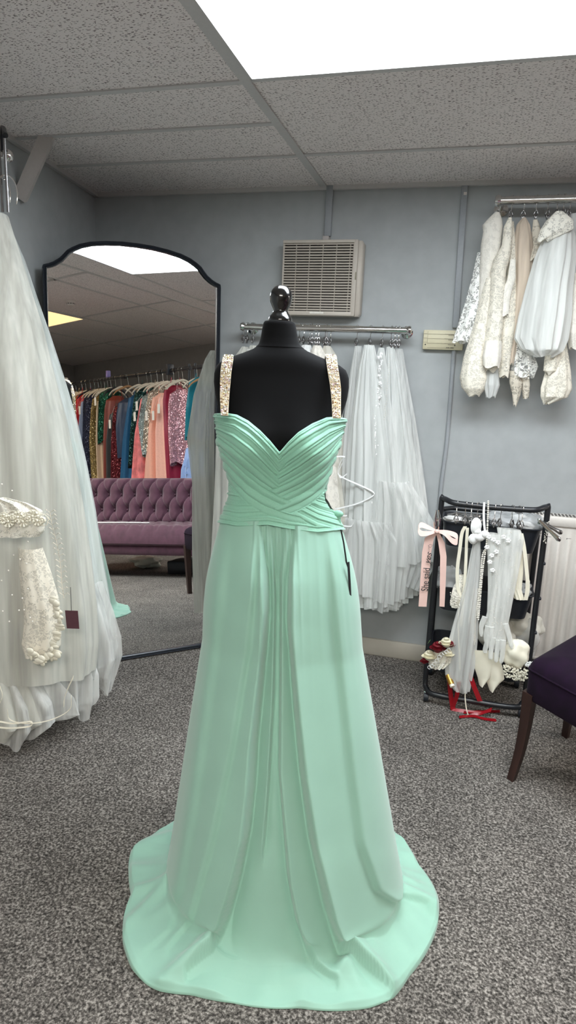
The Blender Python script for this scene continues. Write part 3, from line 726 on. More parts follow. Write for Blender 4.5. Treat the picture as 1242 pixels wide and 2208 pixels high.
# ------------------------------------------------------------------ wall vent unit
vf = YB-.085; WP = wallp(vf)
a = WP(611, 520); b = WP(757, 680); c = WP(774, 680)
vx0, vx1, vz0, vz1 = a[0], c[0], b[2]-.003, a[2]+.004; gx1 = b[0]
vent = thing('extractor_vent', ((vx0+vx1)/2, YB, vz0), 'square beige louvred ventilation unit mounted high on the wall', 'vent')
MB().box(((vx0+vx1)/2, (vf+.016+YB)/2, (vz0+vz1)/2), (vx1-vx0, YB-vf-.016, vz1-vz0), bev=.014).build('housing', 'vent_plastic', vent)
m_ = MB(); bw = .014
m_.box(((vx0+gx1)/2, vf+.004, vz1-bw/2), (gx1-vx0, .02, bw), bev=.003).box(((vx0+gx1)/2, vf+.004, vz0+bw*.7), (gx1-vx0, .02, bw*1.4), bev=.003)
m_.box((gx1+(vx1-gx1)*.4-.012, vf+.006, (vz0+vz1)/2), ((vx1-gx1)*.6, .02, vz1-vz0), bev=.004)
m_.box((vx0+.004, vf+.006, (vz0+vz1)/2), (.008, .016, vz1-vz0), bev=.003)
m_.build('front_frame', 'vent_plastic', vent)
m_ = MB(); m_.box(((vx0+gx1)/2, vf+.0135, (vz0+vz1)/2), (gx1-vx0-.01, .003, vz1-vz0-.02)); m_.build('dark_recess', 'vent_dark', vent, smooth=False)
m_ = MB(); nl = 25
for i in range(nl):
    z = vz0+.028+(vz1-vz0-.046)*i/(nl-1)
    m_.box(((vx0+gx1)/2, vf+.003, z), (gx1-vx0-.012, .011, .0055), ((1, 0, 0), (0, .9, .43), (0, -.43, .9)), .001)
for i in range(1, 6):
    x = vx0+(gx1-vx0)*i/5.35; m_.box((x, vf+.007, (vz0+vz1)/2), (.0035, .007, vz1-vz0-.03))
m_.build('louvre_grille', 'vent_plastic', vent)
m_ = MB().box((vx0+(gx1-vx0)*.52, vf-.007, vz0+.012), (.07, .002, .009)); m_.build('label_plate', 'tag_card', vent, smooth=False)
m_ = MB().box((gx1+.012, vf-.006, (vz0+vz1)/2+.01), (.005, .006, .035), bev=.001); m_.build('catch', 'grey_ink', vent)
m_ = MB(); x = at(699, 512, 1, vf)[0]; m_.box((x, YB-.03, vz1+.014), (.032, .05, .022), bev=.003); m_.build('cable_clip', 'pale_paint', vent)

# ------------------------------------------------------------------ alarm panel
af = YB-.035; q0 = at(914, 711, 1, af); q1 = at(997, 757, 1, af)
al = thing('alarm_panel', ((q0[0]+q1[0])/2, YB, q1[2]), 'small cream plastic zone panel fixed to the wall beside the lace sleeves', 'alarm panel')
ax0, ax1, az0, az1 = q0[0], q1[0], q1[2]+.004, q0[2]
MB().box(((ax0+ax1)/2, (af+YB)/2, (az0+az1)/2), (ax1-ax0, .035, az1-az0), bev=.004).build('case', 'alarm_plastic', al)
m_ = MB(); aw, ah = ax1-ax0, az1-az0
for k in range(4):
    z = az1-ah*(.06+.235*k)-.008; m_.box((ax0+aw*.45, af-.0012, z-.006), (aw*.66, .0012, .0012))
for k in range(3):
    z = az1-ah*(.20+.22*k); m_.box((ax0+aw*.055, af-.0012, z), (aw*.09, .0012, .0012))
m_.box((ax0+aw*.11, af-.0012, az0+ah*.6), (.0012, .0012, ah*.65)); m_.box((ax0+aw*.80, af-.0012, az0+ah*.5), (.0012, .0012, ah*.75)); m_.build('panel_line', 'grey_ink', al, smooth=False)
m_ = MB()
for k in range(3):
    z = az1-ah*(.24+.24*k)
    m_.box((ax0+aw*.64, af-.0012, z+.004), (aw*.22, .001, .001)); 
    for j in range(5): m_.box((ax0+aw*(.64+.03*j), af-.0012, z-.0015), (aw*.018, .001, .0045))
m_.build('printed_marks', 'grey_ink', al, smooth=False)
m_ = MB()
for j in range(9):
    if j != 4: m_.box((ax0+aw*(.60+.021*j), af-.0012, az0+ah*.10), (aw*.015, .001, .0045))
m_.build('maker_text', 'ink', al, smooth=False)
for x in (.065, .80): MB().ball((ax0+aw*x, af, az0+ah*.24), .0032, 10, 6).build('screw', 'ink', al)

# ------------------------------------------------------------------ radiator
rx0, rx1, rz0, rz1, ry = .235, 1.55, .15, .878, YB-.115
rad = thing('radiator', ((rx0+rx1)/2, YB, rz0), 'white ribbed panel radiator on the wall behind the black trolley', 'radiator')
G = []; pitch = .0445; prof = []
x = rx0+.03
while x < rx1-.03:
    for u, o in ((0, 0), (.22, 0), (.36, .010), (.64, .010), (.78, 0)): prof.append((x+u*pitch, o))
    x += pitch
for z, k in ((rz0, 0), (rz0+.045, 0), (rz0+.058, 1), (rz1-.115, 1), (rz1-.10, 0), (rz1-.02, 0)): G.append([(px_, ry-o*k, z) for px_, o in prof])
MB().grid(G).build('front_panel', 'radiator_white', rad, auto=True)
m_ = MB(); m_.box(((rx0+rx1)/2, ry+.004, (rz0+rz1)/2), (rx1-rx0, .006, rz1-rz0-.02)).box(((rx0+rx1)/2, YB-.035, (rz0+rz1)/2), (rx1-rx0, .006, rz1-rz0-.02)); m_.box((rx0, ry+.04, (rz0+rz1)/2), (.004, .09, rz1-rz0-.01), bev=.001).box((rx1, ry+.04, (rz0+rz1)/2), (.004, .09, rz1-rz0-.01)); m_.box(((rx0+rx1)/2, ry-.001, rz0+.005), (rx1-rx0, .008, .014), bev=.002); m_.build('casing', 'radiator_white', rad)
m_ = MB(); m_.box(((rx0+rx1)/2, ry-.004, rz1-.026), (rx1-rx0, .012, .045), bev=.005); m_.box(((rx0+rx1)/2, ry+.04, rz1-.003), (rx1-rx0, .09, .004)); m_.build('top_rail', 'radiator_white', rad)
m_ = MB(); x = rx0+.01
while x < rx1: m_.box((x, ry+.012, rz1), (.009, .014, .0035)); m_.box((x, ry+.045, rz1), (.009, .035, .0035)); x += .0165
m_.build('grille_slot', 'radiator_slot', rad, smooth=False)
x = rx0+.03
while x < rx1-.05: MB().box((x+.5*pitch, ry-.0005, rz1-.105), (.020, .004, .006)).build('rib_slot', 'radiator_slot', rad, smooth=False); x += pitch
for x, z in ((rx0+.25, rz1-.2), (rx1-.3, rz1-.2), (rx0+.25, rz0+.12), (rx1-.3, rz0+.12)): MB().box((x, YB-.02, z), (.03, .035, .1)).build('wall_bracket', 'radiator_white', rad)

# ------------------------------------------------------------------ clip hangers and wall rails
def clip_hanger(p, drop, label, group, rnd, first=[None], lean_=0.0, clips=2):
    """chrome hook over the rail with a pair of sprung clips; p = top of hook"""
    if first[0] is None:
        t_ = thing('clip_hanger', (0, 0, 0), label, 'hanger', group)
        hk = [(0, .012*math.sin(a), -.012+.012*math.cos(a)) for a in np.linspace(-2.0, 1.9, 14)]
        hk = [(0, -y, z) for (_, y, z) in hk]; hk += [(0, .004, -.032), (0, 0, -.046), (0, 0, -.066)]
        MB().tube(bezier(hk, 40), .0016, 6).build('hook', 'chrome', t_)
        m2 = MB()
        for s_ in (-1, 1):
            m2.box((s_*.006, -.004, -.074), (.0035, .010, .026), ((math.cos(.35*s_), 0, math.sin(.35*s_)), (0, 1, 0), (-math.sin(.35*s_), 0, math.cos(.35*s_))), .001)
            m2.box((s_*.003, -.004, -.094), (.004, .012, .020), ((math.cos(-.25*s_), 0, math.sin(-.25*s_)), (0, 1, 0), (-math.sin(-.25*s_), 0, math.cos(-.25*s_))), .001)
        m2.tube([(-.008, -.004, -.084), (.008, -.004, -.084)], .004, 8); m2.build('clip', 'grey_steel', t_)
        first[0] = t_; t_.location = [float(c) for c in p]; t_.rotation_euler = (0, 0, rnd.uniform(-.5, .5)); return t_
    t_ = dup(first[0], p, rnd.uniform(-.6, .6), label); t_['group'] = group; return t_
ORD = ['first', 'second', 'third', 'fourth', 'fifth', 'sixth', 'seventh', 'eighth', 'ninth', 'tenth', 'eleventh', 'twelfth']
rn = random.Random(4)
# rail under the vent
RY = YB-.11
ra = at(524, 705, 1, RY); rb = at(882, 712, 1, RY); zr = (ra[2]+rb[2])/2
rail = thing('clothes_rail', ((ra[0]+rb[0])/2, YB, zr), 'chrome wall rail below the vent unit, behind the dress form', 'clothes rail')
MB().tube([(ra[0], RY, zr), (rb[0], RY, zr)], .0165, 20).build('tube', 'chrome', rail)
def endcap(x, s_):
    m2 = MB(); m2.lathe([(.012, -.012), (.020, -.010), (.024, 0), (.020, .010), (.010, .014)], (x, RY, zr), 24, ((0, 1, 0), (0, 0, 1), (s_, 0, 0)))
    m2.tube([(x-.02*s_, RY, zr), (x-.02*s_, YB-.006, zr)], .009, 12); m2.lathe([(.030, .0), (.030, .005), (.020, .010), (.012, .014)], (x-.02*s_, YB, zr), 24, ((1, 0, 0), (0, 0, 1), (0, -1, 0))); return m2
endcap(ra[0], -1).build('end_bracket', 'chrome', rail); endcap(rb[0], 1).build('end_bracket', 'chrome', rail)
hz = zr+.021
for i, x in enumerate([526, 534, 546, 646, 656, 668, 673, 682, 688, 702, 706, 714, 771, 800, 826, 845, 853, 861]):
    p = at(x, 709, 1, RY); n_ = f'{ORD[i] if i < 12 else ORD[i-12]}'
    lab = (f'chrome clip hanger on the rail under the vent, {ORD[i]} from its left end' if i < 3 else
           f'chrome clip hanger bunched behind the dress form neck, {ORD[i-3]} from the left' if i < 12 else
           f'chrome clip hanger holding white veils right of the dress form, {ORD[i-12]} from the left')
    clip_hanger((p[0], RY, hz), .1, lab, 'clip hangers on the rail under the vent', rn)
# veils hanging on its right half
RP = wallp(RY-.01)
def garment(name, label, cat, rows, plane, mat, depth, group=None, **k):
    o = drape(rows, plane, depth, **k).build(name, mat); tag(o, label, cat, group); return o
VG = 'white veils on the rail under the vent'
v1 = garment('bridal_veil', 'sheer white veil hanging nearest the dress form, first of the right-hand veils', 'veil', [(746, 766, 779), (800, 757, 784), (900, 745, 790), (1000, 736, 795), (1100, 735, 792), (1200, 744, 796), (1296, 754, 802)], RP, 'tulle_white', .05, VG, folds=13, amp=.25, seed=1, hem=.01)
v2 = garment('bridal_veil', 'long white veil on the second right-hand hanger, gathered at its clip', 'veil', [(744, 786, 806), (790, 776, 816), (900, 763, 832), (1000, 757, 846), (1100, 752, 850), (1200, 752, 856), (1304, 756, 850)], wallp(RY-.05), 'tulle_dense', .05, VG, folds=15, amp=.28, seed=2, hem=.012)
v3 = garment('bridal_veil', 'white veil with a vertical run of beaded flowers down its edge', 'veil', [(750, 816, 828), (800, 806, 836), (900, 800, 850), (1000, 798, 862), (1100, 800, 874), (1200, 806, 884), (1292, 812, 876)], wallp(RY-.02), 'tulle_dense', .05, VG, folds=13, amp=.26, seed=3, hem=.01)
m_ = MB(); rr_ = random.Random(5)
for k in range(150):
    t = rr_.random(); y = 760+t*330; x = 822-t*22+rr_.gauss(0, 2.6); p = at(x, y, 1, RY-.085-.012*t); m_.ball(p, rr_.uniform(.0022, .0048), 6, 4, (1, .5, 1.4))
fb = m_.build('beaded_flowers', 'white_satin', v3); fb['kind'] = 'stuff'; fb['label'] = 'small white beaded flowers'
v4 = garment('bridal_veil', 'white veil edged with a line of crystals, right of the flowered veil', 'veil', [(748, 834, 850), (800, 828, 862), (900, 822, 878), (1000, 820, 892), (1100, 822, 904), (1200, 830, 912), (1280, 834, 904)], wallp(RY+.01), 'tulle_dense', .05, VG, folds=12, amp=.24, seed=4, hem=.01)
m_ = MB()
for k in range(64):
    t = k/63; y = 765+t*300; x = 841-t*26+1.2*math.sin(k); m_.ball(at(x, y, 1, RY-.062-.01*t), .0022, 6, 4)
cr = m_.build('crystal_edging', 'pearl', v4)
v5 = garment('bridal_veil', 'sheer white veil flaring widest at the right end of the rail', 'veil', [(752, 852, 868), (800, 850, 876), (900, 852, 894), (1000, 858, 908), (1100, 866, 920), (1190, 872, 929)], wallp(RY+.03), 'tulle_white', .035, VG, folds=9, amp=.22, seed=6, hem=.01)
# layered net petticoat beneath
pet = drape([(1035, 800, 880), (1080, 790, 905), (1120, 775, 925), (1165, 768, 934), (1205, 772, 936)], wallp(RY-.035), .07, folds=17, amp=.30, seed=9, hem=.02, nu=150).build('net_petticoat', 'tulle_white')
tag(pet, 'puffy white layered net underskirt low on the hanging veils', 'petticoat')
for i, (rws, sd_) in enumerate(([[(1120, 750, 850), (1160, 748, 880), (1200, 748, 880), (1240, 750, 872), (1285, 752, 866)], 21], [[(1190, 752, 862), (1230, 754, 874), (1304, 760, 858)], 22], [[(1140, 812, 925), (1180, 820, 934), (1215, 830, 930), (1262, 834, 905)], 23])):
    drape(rws, wallp(RY-.06+.02*i), .06, folds=21, amp=.34, seed=sd_, hem=.016, nu=170).build('net_frill', 'tulle_white', pet)
# satin edged tiers curling out beside the gown
m_ = MB()
for pts in ([(724, 985), (735, 984), (744, 985)], [(738, 990), (731, 1005), (729, 1022), (748, 1034), (780, 1048), (806, 1062), (800, 1072), (770, 1086), (740, 1094), (722, 1098)],
            [(748, 1022), (735, 1030), (730, 1018), (738, 1000)], [(734, 1112), (748, 1112)], [(736, 1133), (756, 1135), (762, 1128)]):
    m_.ribbon(bezier([at(x, y, 1, RY-.11) for x, y in pts], 30), .007, (0, .3, 1), .0008)
v1e = m_.build('satin_edging', 'white_satin', v1)
# ivory gowns either side, mostly behind the form
IG = 'ivory gowns behind the dress form'
garment('wedding_gown', 'ivory gown hanging between mirror edge and dress form, furthest left on rail', 'wedding gown', [(748, 524, 534), (770, 508, 536), (850, 492, 535), (950, 478, 530), (1050, 470, 530), (1200, 462, 535), (1330, 455, 540)], wallp(RY-.09), 'tulle_ivory', [.03, .05, .11, .145, .11, .12, .12], IG, folds=8, amp=.2, seed=11)
garment('wedding_gown', 'second ivory gown from the rail end, its shoulder peeping past the form', 'wedding gown', [(745, 540, 552), (765, 530, 560), (850, 520, 572), (1000, 512, 575), (1200, 506, 580), (1330, 500, 585)], wallp(RY-.04), 'tulle_ivory', .06, IG, folds=8, amp=.2, seed=12)
garment('bridal_veil', 'fine ivory veil falling left of the dress form over the gowns', 'veil', [(752, 528, 538), (850, 490, 530), (950, 474, 520), (1050, 472, 520), (1180, 468, 520)], wallp(RY-.09), 'tulle_white', .03, None, folds=11, amp=.25, seed=13)
garment('wedding_gown', 'white gown with satin top just right of the form neck', 'wedding gown', [(744, 652, 670), (765, 640, 678), (850, 632, 684), (1000, 630, 690), (1150, 630, 700)], wallp(RY-.02), 'white_cloth', .05, IG, folds=8, amp=.16, seed=14)
garment('wedding_gown', 'patterned lace gown behind the right crystal strap', 'wedding gown', [(745, 676, 692), (765, 668, 702), (850, 660, 710), (1000, 662, 724), (1140, 664, 738)], wallp(RY-.05), 'lace_dense', .05, IG, folds=7, amp=.14, seed=15)
garment('wedding_gown', 'cream gown with buttoned edge between crystal strap and white veils', 'wedding gown', [(746, 698, 712), (765, 692, 724), (850, 700, 735), (1000, 700, 740), (1148, 702, 762)], wallp(RY-.02), 'ivory_cloth', .05, IG, folds=7, amp=.16, seed=16)

# upper right rail
RY2 = YB-.16
ua = at(1073, 433, 1, RY2); uz = ua[2]; ub = np.array([1.15, RY2, uz])
rail2 = thing('clothes_rail', (.6, YB, uz), 'chrome wall rail at upper right holding lace boleros and sleeves', 'clothes rail')
MB().tube([(ua[0], RY2, uz), ub], .018, 20).build('tube', 'chrome', rail2)
for x in (ua[0], ub[0]):
    m2 = MB(); m2.lathe([(.012, -.016), (.020, -.013), (.025, 0), (.020, .010), (.010, .013)], (x, RY2, uz), 24, ((0, 1, 0), (0, 0, 1), (-1, 0, 0)))
    m2.tube([(x+.02, RY2, uz), (x+.02, YB-.006, uz)], .010, 12); m2.lathe([(.032, 0), (.032, .006), (.02, .011), (.012, .015)], (x+.02, YB, uz), 24, ((1, 0, 0), (0, 0, 1), (0, -1, 0))); m2.build('end_bracket', 'chrome', rail2)
for i, x in enumerate([1076, 1105, 1132, 1158, 1183, 1203, 1217, 1231]):
    p = at(x, 433, 1, RY2)
    clip_hanger((p[0], RY2, uz+.022), .1, f'chrome clip hanger on the upper right rail, {ORD[i]} from the left', 'clip hangers on the upper right rail', rn)
def multi(name, label, cat, pieces, seed, group=None):
    """pieces: (part name, rows, Y, material, depth, folds, amp)"""
    root = None
    for i, (pn, rws, Y, mt, dp, fo, am) in enumerate(pieces):
        if root is None:
            ps = [at(r[1], r[0], 1, Y) for r in rws]; root = thing(name, (ps[0][0], Y, min(p[2] for p in ps)), label, cat, group)
        drape(rws, wallp(Y), dp, folds=fo, amp=am, seed=seed+i, hem=.006, nu=70, nv=34).build(pn, mt, root)
    return root
BG = 'bridal toppers on the upper right rail'
Y0 = RY2
multi('lace_bolero', 'white lace bolero with wide bell sleeve, leftmost on the upper rail', 'bolero', [
    ('lace_body', [(458, 1067, 1077), (472, 1052, 1082), (486, 1040, 1084), (500, 1042, 1083), (530, 1037, 1080), (600, 1034, 1064), (680, 1030, 1059), (725, 1027, 1054), (739, 1032, 1048)], Y0-.02, 'lace_dense', .03, 5, .08),
    ('bell_sleeve', [(545, 1030, 1048), (600, 1018, 1044), (660, 1002, 1040), (710, 986, 1034), (738, 976, 1016)], Y0, 'lace_white', .03, 7, .14),
    ('balloon_sleeve', [(600, 1046, 1072), (700, 1022, 1054), (770, 1000, 1048), (815, 992, 1052), (838, 996, 1046), (853, 1008, 1034)], Y0-.035, 'lace_ivory', .045, 5, .10)], 31, BG)
multi('lace_bolero', 'pearl-beaded ivory lace sleeves hanging second on the upper rail', 'bolero', [
    ('long_sleeve', [(470, 1096, 1104), (490, 1086, 1106), (530, 1082, 1104), (560, 1064, 1100), (585, 1058, 1092), (640, 1055, 1090), (700, 1048, 1086), (750, 1040, 1080), (790, 1041, 1078), (801, 1046, 1068)], Y0-.05, 'lace_ivory', .035, 5, .10),
    ('lace_cuff', [(735, 1046, 1082), (770, 1040, 1081), (792, 1042, 1076)], Y0-.08, 'lace_dense', .035, 5, .08),
    ('lower_frill', [(790, 1045, 1075), (830, 1042, 1078), (856, 1048, 1068)], Y0-.03, 'tulle_white', .03, 6, .2)], 35, BG)
multi('lace_bolero', 'slim cream appliqued sleeves ending in a row of covered buttons', 'bolero', [
    ('long_sleeve', [(478, 1100, 1108), (520, 1098, 1111), (580, 1094, 1114), (640, 1086, 1114), (700, 1078, 1112), (760, 1076, 1102), (800, 1074, 1098), (812, 1076, 1096)], Y0-.02, 'lace_ivory', .03, 4, .08),
    ('applique', [(560, 1100, 1112), (600, 1094, 1112), (640, 1080, 1100), (680, 1076, 1096)], Y0-.06, 'lace_dense', .01, 4, .10)], 39, BG)
multi('tulle_cape', 'plain nude tulle shrug between the lace sleeves and floral strap', 'shrug', [
    ('gathered_net', [(470, 1126, 1134), (485, 1114, 1142), (520, 1108, 1148), (600, 1106, 1150), (680, 1104, 1136), (740, 1100, 1116), (785, 1098, 1106)], Y0-.01, 'tulle_nude', .04, 7, .16)], 43, BG)
g_ = multi('lace_topper', 'small floral lace topper with pleated beaded hem below the nude shrug', 'bridal topper', [
    ('floral_strap', [(474, 1150, 1160), (500, 1147, 1168), (530, 1150, 1166), (560, 1143, 1162)], Y0-.04, 'lace_tan', .02, 4, .10),
    ('pleated_hem', [(690, 1112, 1128), (750, 1108, 1146), (790, 1105, 1160), (812, 1106, 1150)], Y0+.01, 'lace_white', .04, 9, .16)], 47, BG)
m_ = MB()
for sx, ty, y0_, n in ((1115, 0, 745, 14), (1139, 1, 770, 8), (1092, 2, 765, 6)):
    for k in range(n): MB().ball(at(sx+.3*k*(.3 if ty else -.4), y0_+k*(4.2 if ty == 0 else 6.5), 1, Y0-.075), .0028 if ty == 0 else .004, 8, 5).build('pearl_button', 'pearl', g_)
multi('lace_topper', 'tan beaded lace cuffs with pearl buttons, lowest under the nude shrug', 'bridal topper', [
    ('lace_cuff', [(800, 1098, 1120), (825, 1098, 1126), (850, 1104, 1122), (875, 1107, 1114)], Y0+.01, 'lace_tan', .03, 5, .14), ('lace_cuff', [(800, 1120, 1140), (830, 1124, 1143), (858, 1128, 1140)], Y0+.02, 'lace_tan', .025, 4, .12)], 51, BG)
w_ = multi('tulle_cape', 'full white tulle cape with beaded lace neck, widest on the upper rail', 'cape', [
    ('net_cape', [(462, 1196, 1222), (480, 1186, 1232), (510, 1172, 1238), (560, 1152, 1238), (620, 1135, 1230), (680, 1120, 1226), (730, 1111, 1218), (755, 1125, 1208), (768, 1150, 1190)], Y0-.07, 'tulle_cape', .06, 11, .16),
    ('lace_neck', [(456, 1198, 1214), (475, 1178, 1236), (495, 1166, 1236), (520, 1158, 1180)], Y0-.12, 'lace_trim', .02, 6, .12)], 55, BG)
multi('lace_bolero', 'ivory lace sleeves with scalloped cuffs hanging below the white cape', 'bolero', [
    ('long_sleeve', [(700, 1182, 1206), (760, 1176, 1212), (800, 1172, 1200), (806, 1178, 1194)], Y0-.03, 'lace_ivory', .025, 4, .1), ('wide_sleeve', [(740, 1195, 1222), (800, 1176, 1230), (838, 1166, 1232), (856, 1166, 1222), (870, 1172, 1184)], Y0, 'lace_ivory', .04, 6, .14)], 59, BG)
multi('lace_bolero', 'lace jacket at the right edge of the picture on upper rail', 'bolero', [
    ('net_body', [(462, 1228, 1262), (520, 1232, 1275), (600, 1230, 1280)], Y0, 'tulle_white', .04, 7, .14), ('lace_sleeve', [(590, 1234, 1262), (660, 1226, 1266), (720, 1222, 1262), (752, 1228, 1254)], Y0-.03, 'lace_dense', .03, 5, .12)], 63, BG)

# ------------------------------------------------------------------ gowns at the left wall
GD = 2.50
hk_ = fp(8, 330, GD+.02)
lr = thing('clothes_rail', (hk_[0]-.1, hk_[1], hk_[2]), 'chrome hanging rail end with ball cap at the top left edge', 'clothes rail')
e0 = hk_+FW*.03; e1 = hk_-RT*.55-FW*.25
m_ = MB().tube([e1+[0, 0, 0], e0], .014, 16); m_.build('tube', 'chrome', lr)
MB().ball(e0, .022, 16, 10).build('ball_cap', 'chrome', lr)
m_ = MB().tube([e0-RT*.02, e0-RT*.02+FW*.02+np.array([0, 0, .10]), fp(12, 292, GD)], .009, 10); m_.build('rail_bracket', 'black_steel', lr)
for i, (xa, r_, lab) in enumerate(((2, .045, 'thick curved chrome coat hanger hook over the left gowns'), (14, .052, 'wider curved chrome hanger hook nearest the sloping beam'))):
    c = fp(xa, 425, GD-.01*i); t_ = thing('gown_hanger', c, lab, 'hanger', 'chrome hangers of the left gowns')
    pts = [c+np.array([0, 0, .17])]+[c+RT*(r_*math.sin(a))*.7+np.array([0, 0, r_*math.cos(a)]) for a in np.linspace(0, 2.2, 10)]
    MB().tube(bezier([c+RT*(r_*math.sin(a))*.75+np.array([0, 0, .01+r_*1.2*math.cos(a)]) for a in np.linspace(-.6, 2.1, 12)], 30), .0028, 8).build('hook', 'chrome', t_)
    MB().tube([c+RT*.0+np.array([0, 0, .19]), c+RT*.004+np.array([0, 0, -.05])], .005, 8).build('stem', 'grey_steel', t_)
LG = 'bridal gowns on the left rail'
gp = lambda D: frontp(D)
wg = thing('wedding_gown', fp(-20, 1500, GD), 'large ivory tulle wedding gown with lace band, hanging at the left edge', 'wedding gown', LG)
drape([(470, -40, 8), (560, -70, 30), (700, -100, 70), (850, -110, 92), (1000, -110, 112), (1130, -120, 122), (1220, -120, 134), (1330, -120, 150)], gp(GD), .14, folds=9, amp=.06, seed=70, nu=160).build('inner_layer', 'ivory_cloth', wg)
drape([(462, -40, 14), (520, -60, 34), (600, -80, 58), (700, -95, 88), (800, -100, 112), (900, -110, 138), (1000, -110, 158), (1100, -120, 176), (1200, -120, 190), (1300, -125, 202), (1380, -125, 206), (1440, -130, 200)], gp(GD-.08), .16, folds=11, amp=.07, seed=71, nu=180).build('tulle_overlay', 'tulle_ivory', wg)
lb = patch([(1072, -20, 12), (1084, -20, 60), (1100, -20, 92), (1125, -20, 97), (1145, -20, 95), (1157, -20, 84)], gp(GD-.30), .02, 3, .006, 3).build('lace_band', 'lace_trim', wg)
m_ = MB(); rr_ = random.Random(8)
for k in range(9):
    cx_, cy_ = 8+k*10.5, 1118+6*math.sin(k*1.9); p = fp(cx_, cy_, GD-.325)
    for q in range(9):
        a = q*2*math.pi/9; r0 = .016+.006*math.sin(k*2.2); m_.tube([p+RT*r0*.3*math.cos(a)+np.array([0, 0, r0*.3*math.sin(a)]), p-FW*.004+RT*r0*math.cos(a)+np.array([0, 0, r0*math.sin(a)])], [.003, .0045], 6)
    m_.ball(p-FW*.004, .005, 8, 5)
    m_.tube([p+RT*.020*math.cos(a)*(1+.15*math.sin(5*a))+np.array([0, 0, .020*math.sin(a)]) for a in np.linspace(0, 2*math.pi, 26)], .0016, 5)
fl_ = m_.build('rose_embroidery', 'ivory_satin', wg); fl_['kind'] = 'stuff'
m_ = MB()
for (x, y) in ((4, 1044), (26, 1058), (60, 1168), (43, 1206), (29, 1197), (3, 1252), (60, 1270), (26, 1283), (65, 1332), (70, 1340), (95, 1330), (6, 1318), (52, 1315), (41, 1316), (57, 1215), (18, 1230), (48, 1290), (20, 1340)): MB().ball(fp(x, y, GD-.28), .0032, 8, 6).build('pearl_bead', 'pearl', wg)
# beaded vine down the overlay
m_ = MB(); vine = bezier([fp(x, y, GD-.27) for x, y in ((108, 1105), (112, 1130), (120, 1160), (126, 1190), (131, 1225), (133, 1255), (138, 1290))], 34); m_.tube(vine, .0012, 5)
for i, p in enumerate(vine[::2]):
    for s_ in (-1, 1): m_.tube([p, p+RT*.014*s_+np.array([0, 0, .010]), p+RT*.022*s_+np.array([0, 0, .004])], [.001, .0035, .0008], 6, flat=.4)
m_.build('leaf_vine', 'lace_tan', wg)
MB().loft([[tuple(fp(x, y, GD-.31)) for x, y in ((140, 1316), (168, 1317), (171, 1356), (144, 1355))], [tuple(fp(x, y, GD-.313)) for x, y in ((140, 1316), (168, 1317), (171, 1356), (144, 1355))]], True, True).build('swing_tag', 'plum_card', wg, smooth=False)
m_ = MB(); m_.tube([fp(152, 1266, GD-.30), fp(153, 1290, GD-.31), fp(154, 1318, GD-.312)], .0010, 5); m_.build('tag_cord', 'black_card', wg)
sb = thing('lace_sleeve_gown', fp(60, 1440, GD-.2), 'cream gown panel with shiny satin lace cuffs hanging low at left', 'gown', LG)
drape([(1180, 40, 90), (1240, 44, 110), (1290, 50, 124), (1340, 54, 130), (1390, 48, 128), (1412, 54, 118)], gp(GD-.22), .05, folds=6, amp=.14, seed=73, nu=90).build('cream_layer', 'lace_ivory', sb)
m_ = MB(); rr_ = random.Random(12)
for k in range(46):
    if k < 26: t = k/25; x, y = 62+t*62, 1408+12*math.sin(t*3)+rr_.uniform(-6, 12)
    else: t = (k-26)/19; x, y = 112+14*math.sin(t*3.2)+rr_.uniform(-5, 5), 1290+t*110
    p = fp(x, y, GD-.29+rr_.uniform(-.005, .005)); a = rr_.uniform(0, 3); r_ = rr_.uniform(.008, .015)
    m_.ball(p, r_, 10, 6, (1.2*abs(math.cos(a))+.4, .35, .5+.5*abs(math.sin(a))))
sa = m_.build('satin_petals', 'ivory_satin', sb); sa['kind'] = 'stuff'
# floor-length veil spilling onto the carpet
fv = thing('cathedral_veil', fp(180, 1500, GD), 'very long sheer white veil trailing onto the carpet by the mirror', 'veil', LG)
drape([(480, -30, 18), (560, -20, 52), (640, -10, 78), (720, 10, 106), (800, 40, 132), (900, 60, 162), (1000, 76, 184), (1100, 90, 203), (1180, 100, 214), (1250, 105, 226), (1300, 100, 234), (1350, 95, 240)], gp(GD+.10), .10, folds=12, amp=.11, seed=74, nu=170, hem=.01).build('sheer_panel', 'tulle_cool', fv)
drape([(1250, 90, 214), (1310, 92, 234), (1370, 96, 250), (1410, 100, 251), (1445, 108, 240), (1472, 150, 232)], gp(GD+.06), .14, zmin=.01, folds=11, amp=.30, seed=75, nu=190, hem=.05).build('hem_billow', 'tulle_white', fv)
drape([(1330, 60, 150), (1400, 84, 190), (1450, 90, 205), (1500, 96, 203), (1522, 120, 196)], gp(GD-.02), .13, zmin=.008, folds=11, amp=.32, seed=76, nu=190, hem=.05).build('hem_billow', 'tulle_white', fv)
pl_ = thing('tulle_train', fp(50, 1560, GD), 'sheer tulle train heaped on the carpet at lower left', 'train', LG)
drape([(1330, -60, 60), (1400, -62, 80), (1450, -62, 120), (1490, -62, 150), (1530, -62, 156), (1556, -60, 120)], gp(GD-.10), .15, zmin=.006, folds=12, amp=.28, seed=77, nu=200, hem=.04).build('outer_net', 'tulle_white', pl_)
drape([(1350, -60, 20), (1420, -60, 50), (1480, -60, 80), (1540, -60, 100), (1564, -58, 62)], gp(GD-.16), .13, zmin=.006, folds=7, amp=.26, seed=78, nu=150, hem=.02).build('outer_net', 'tulle_ivory', pl_)
m_ = MB()
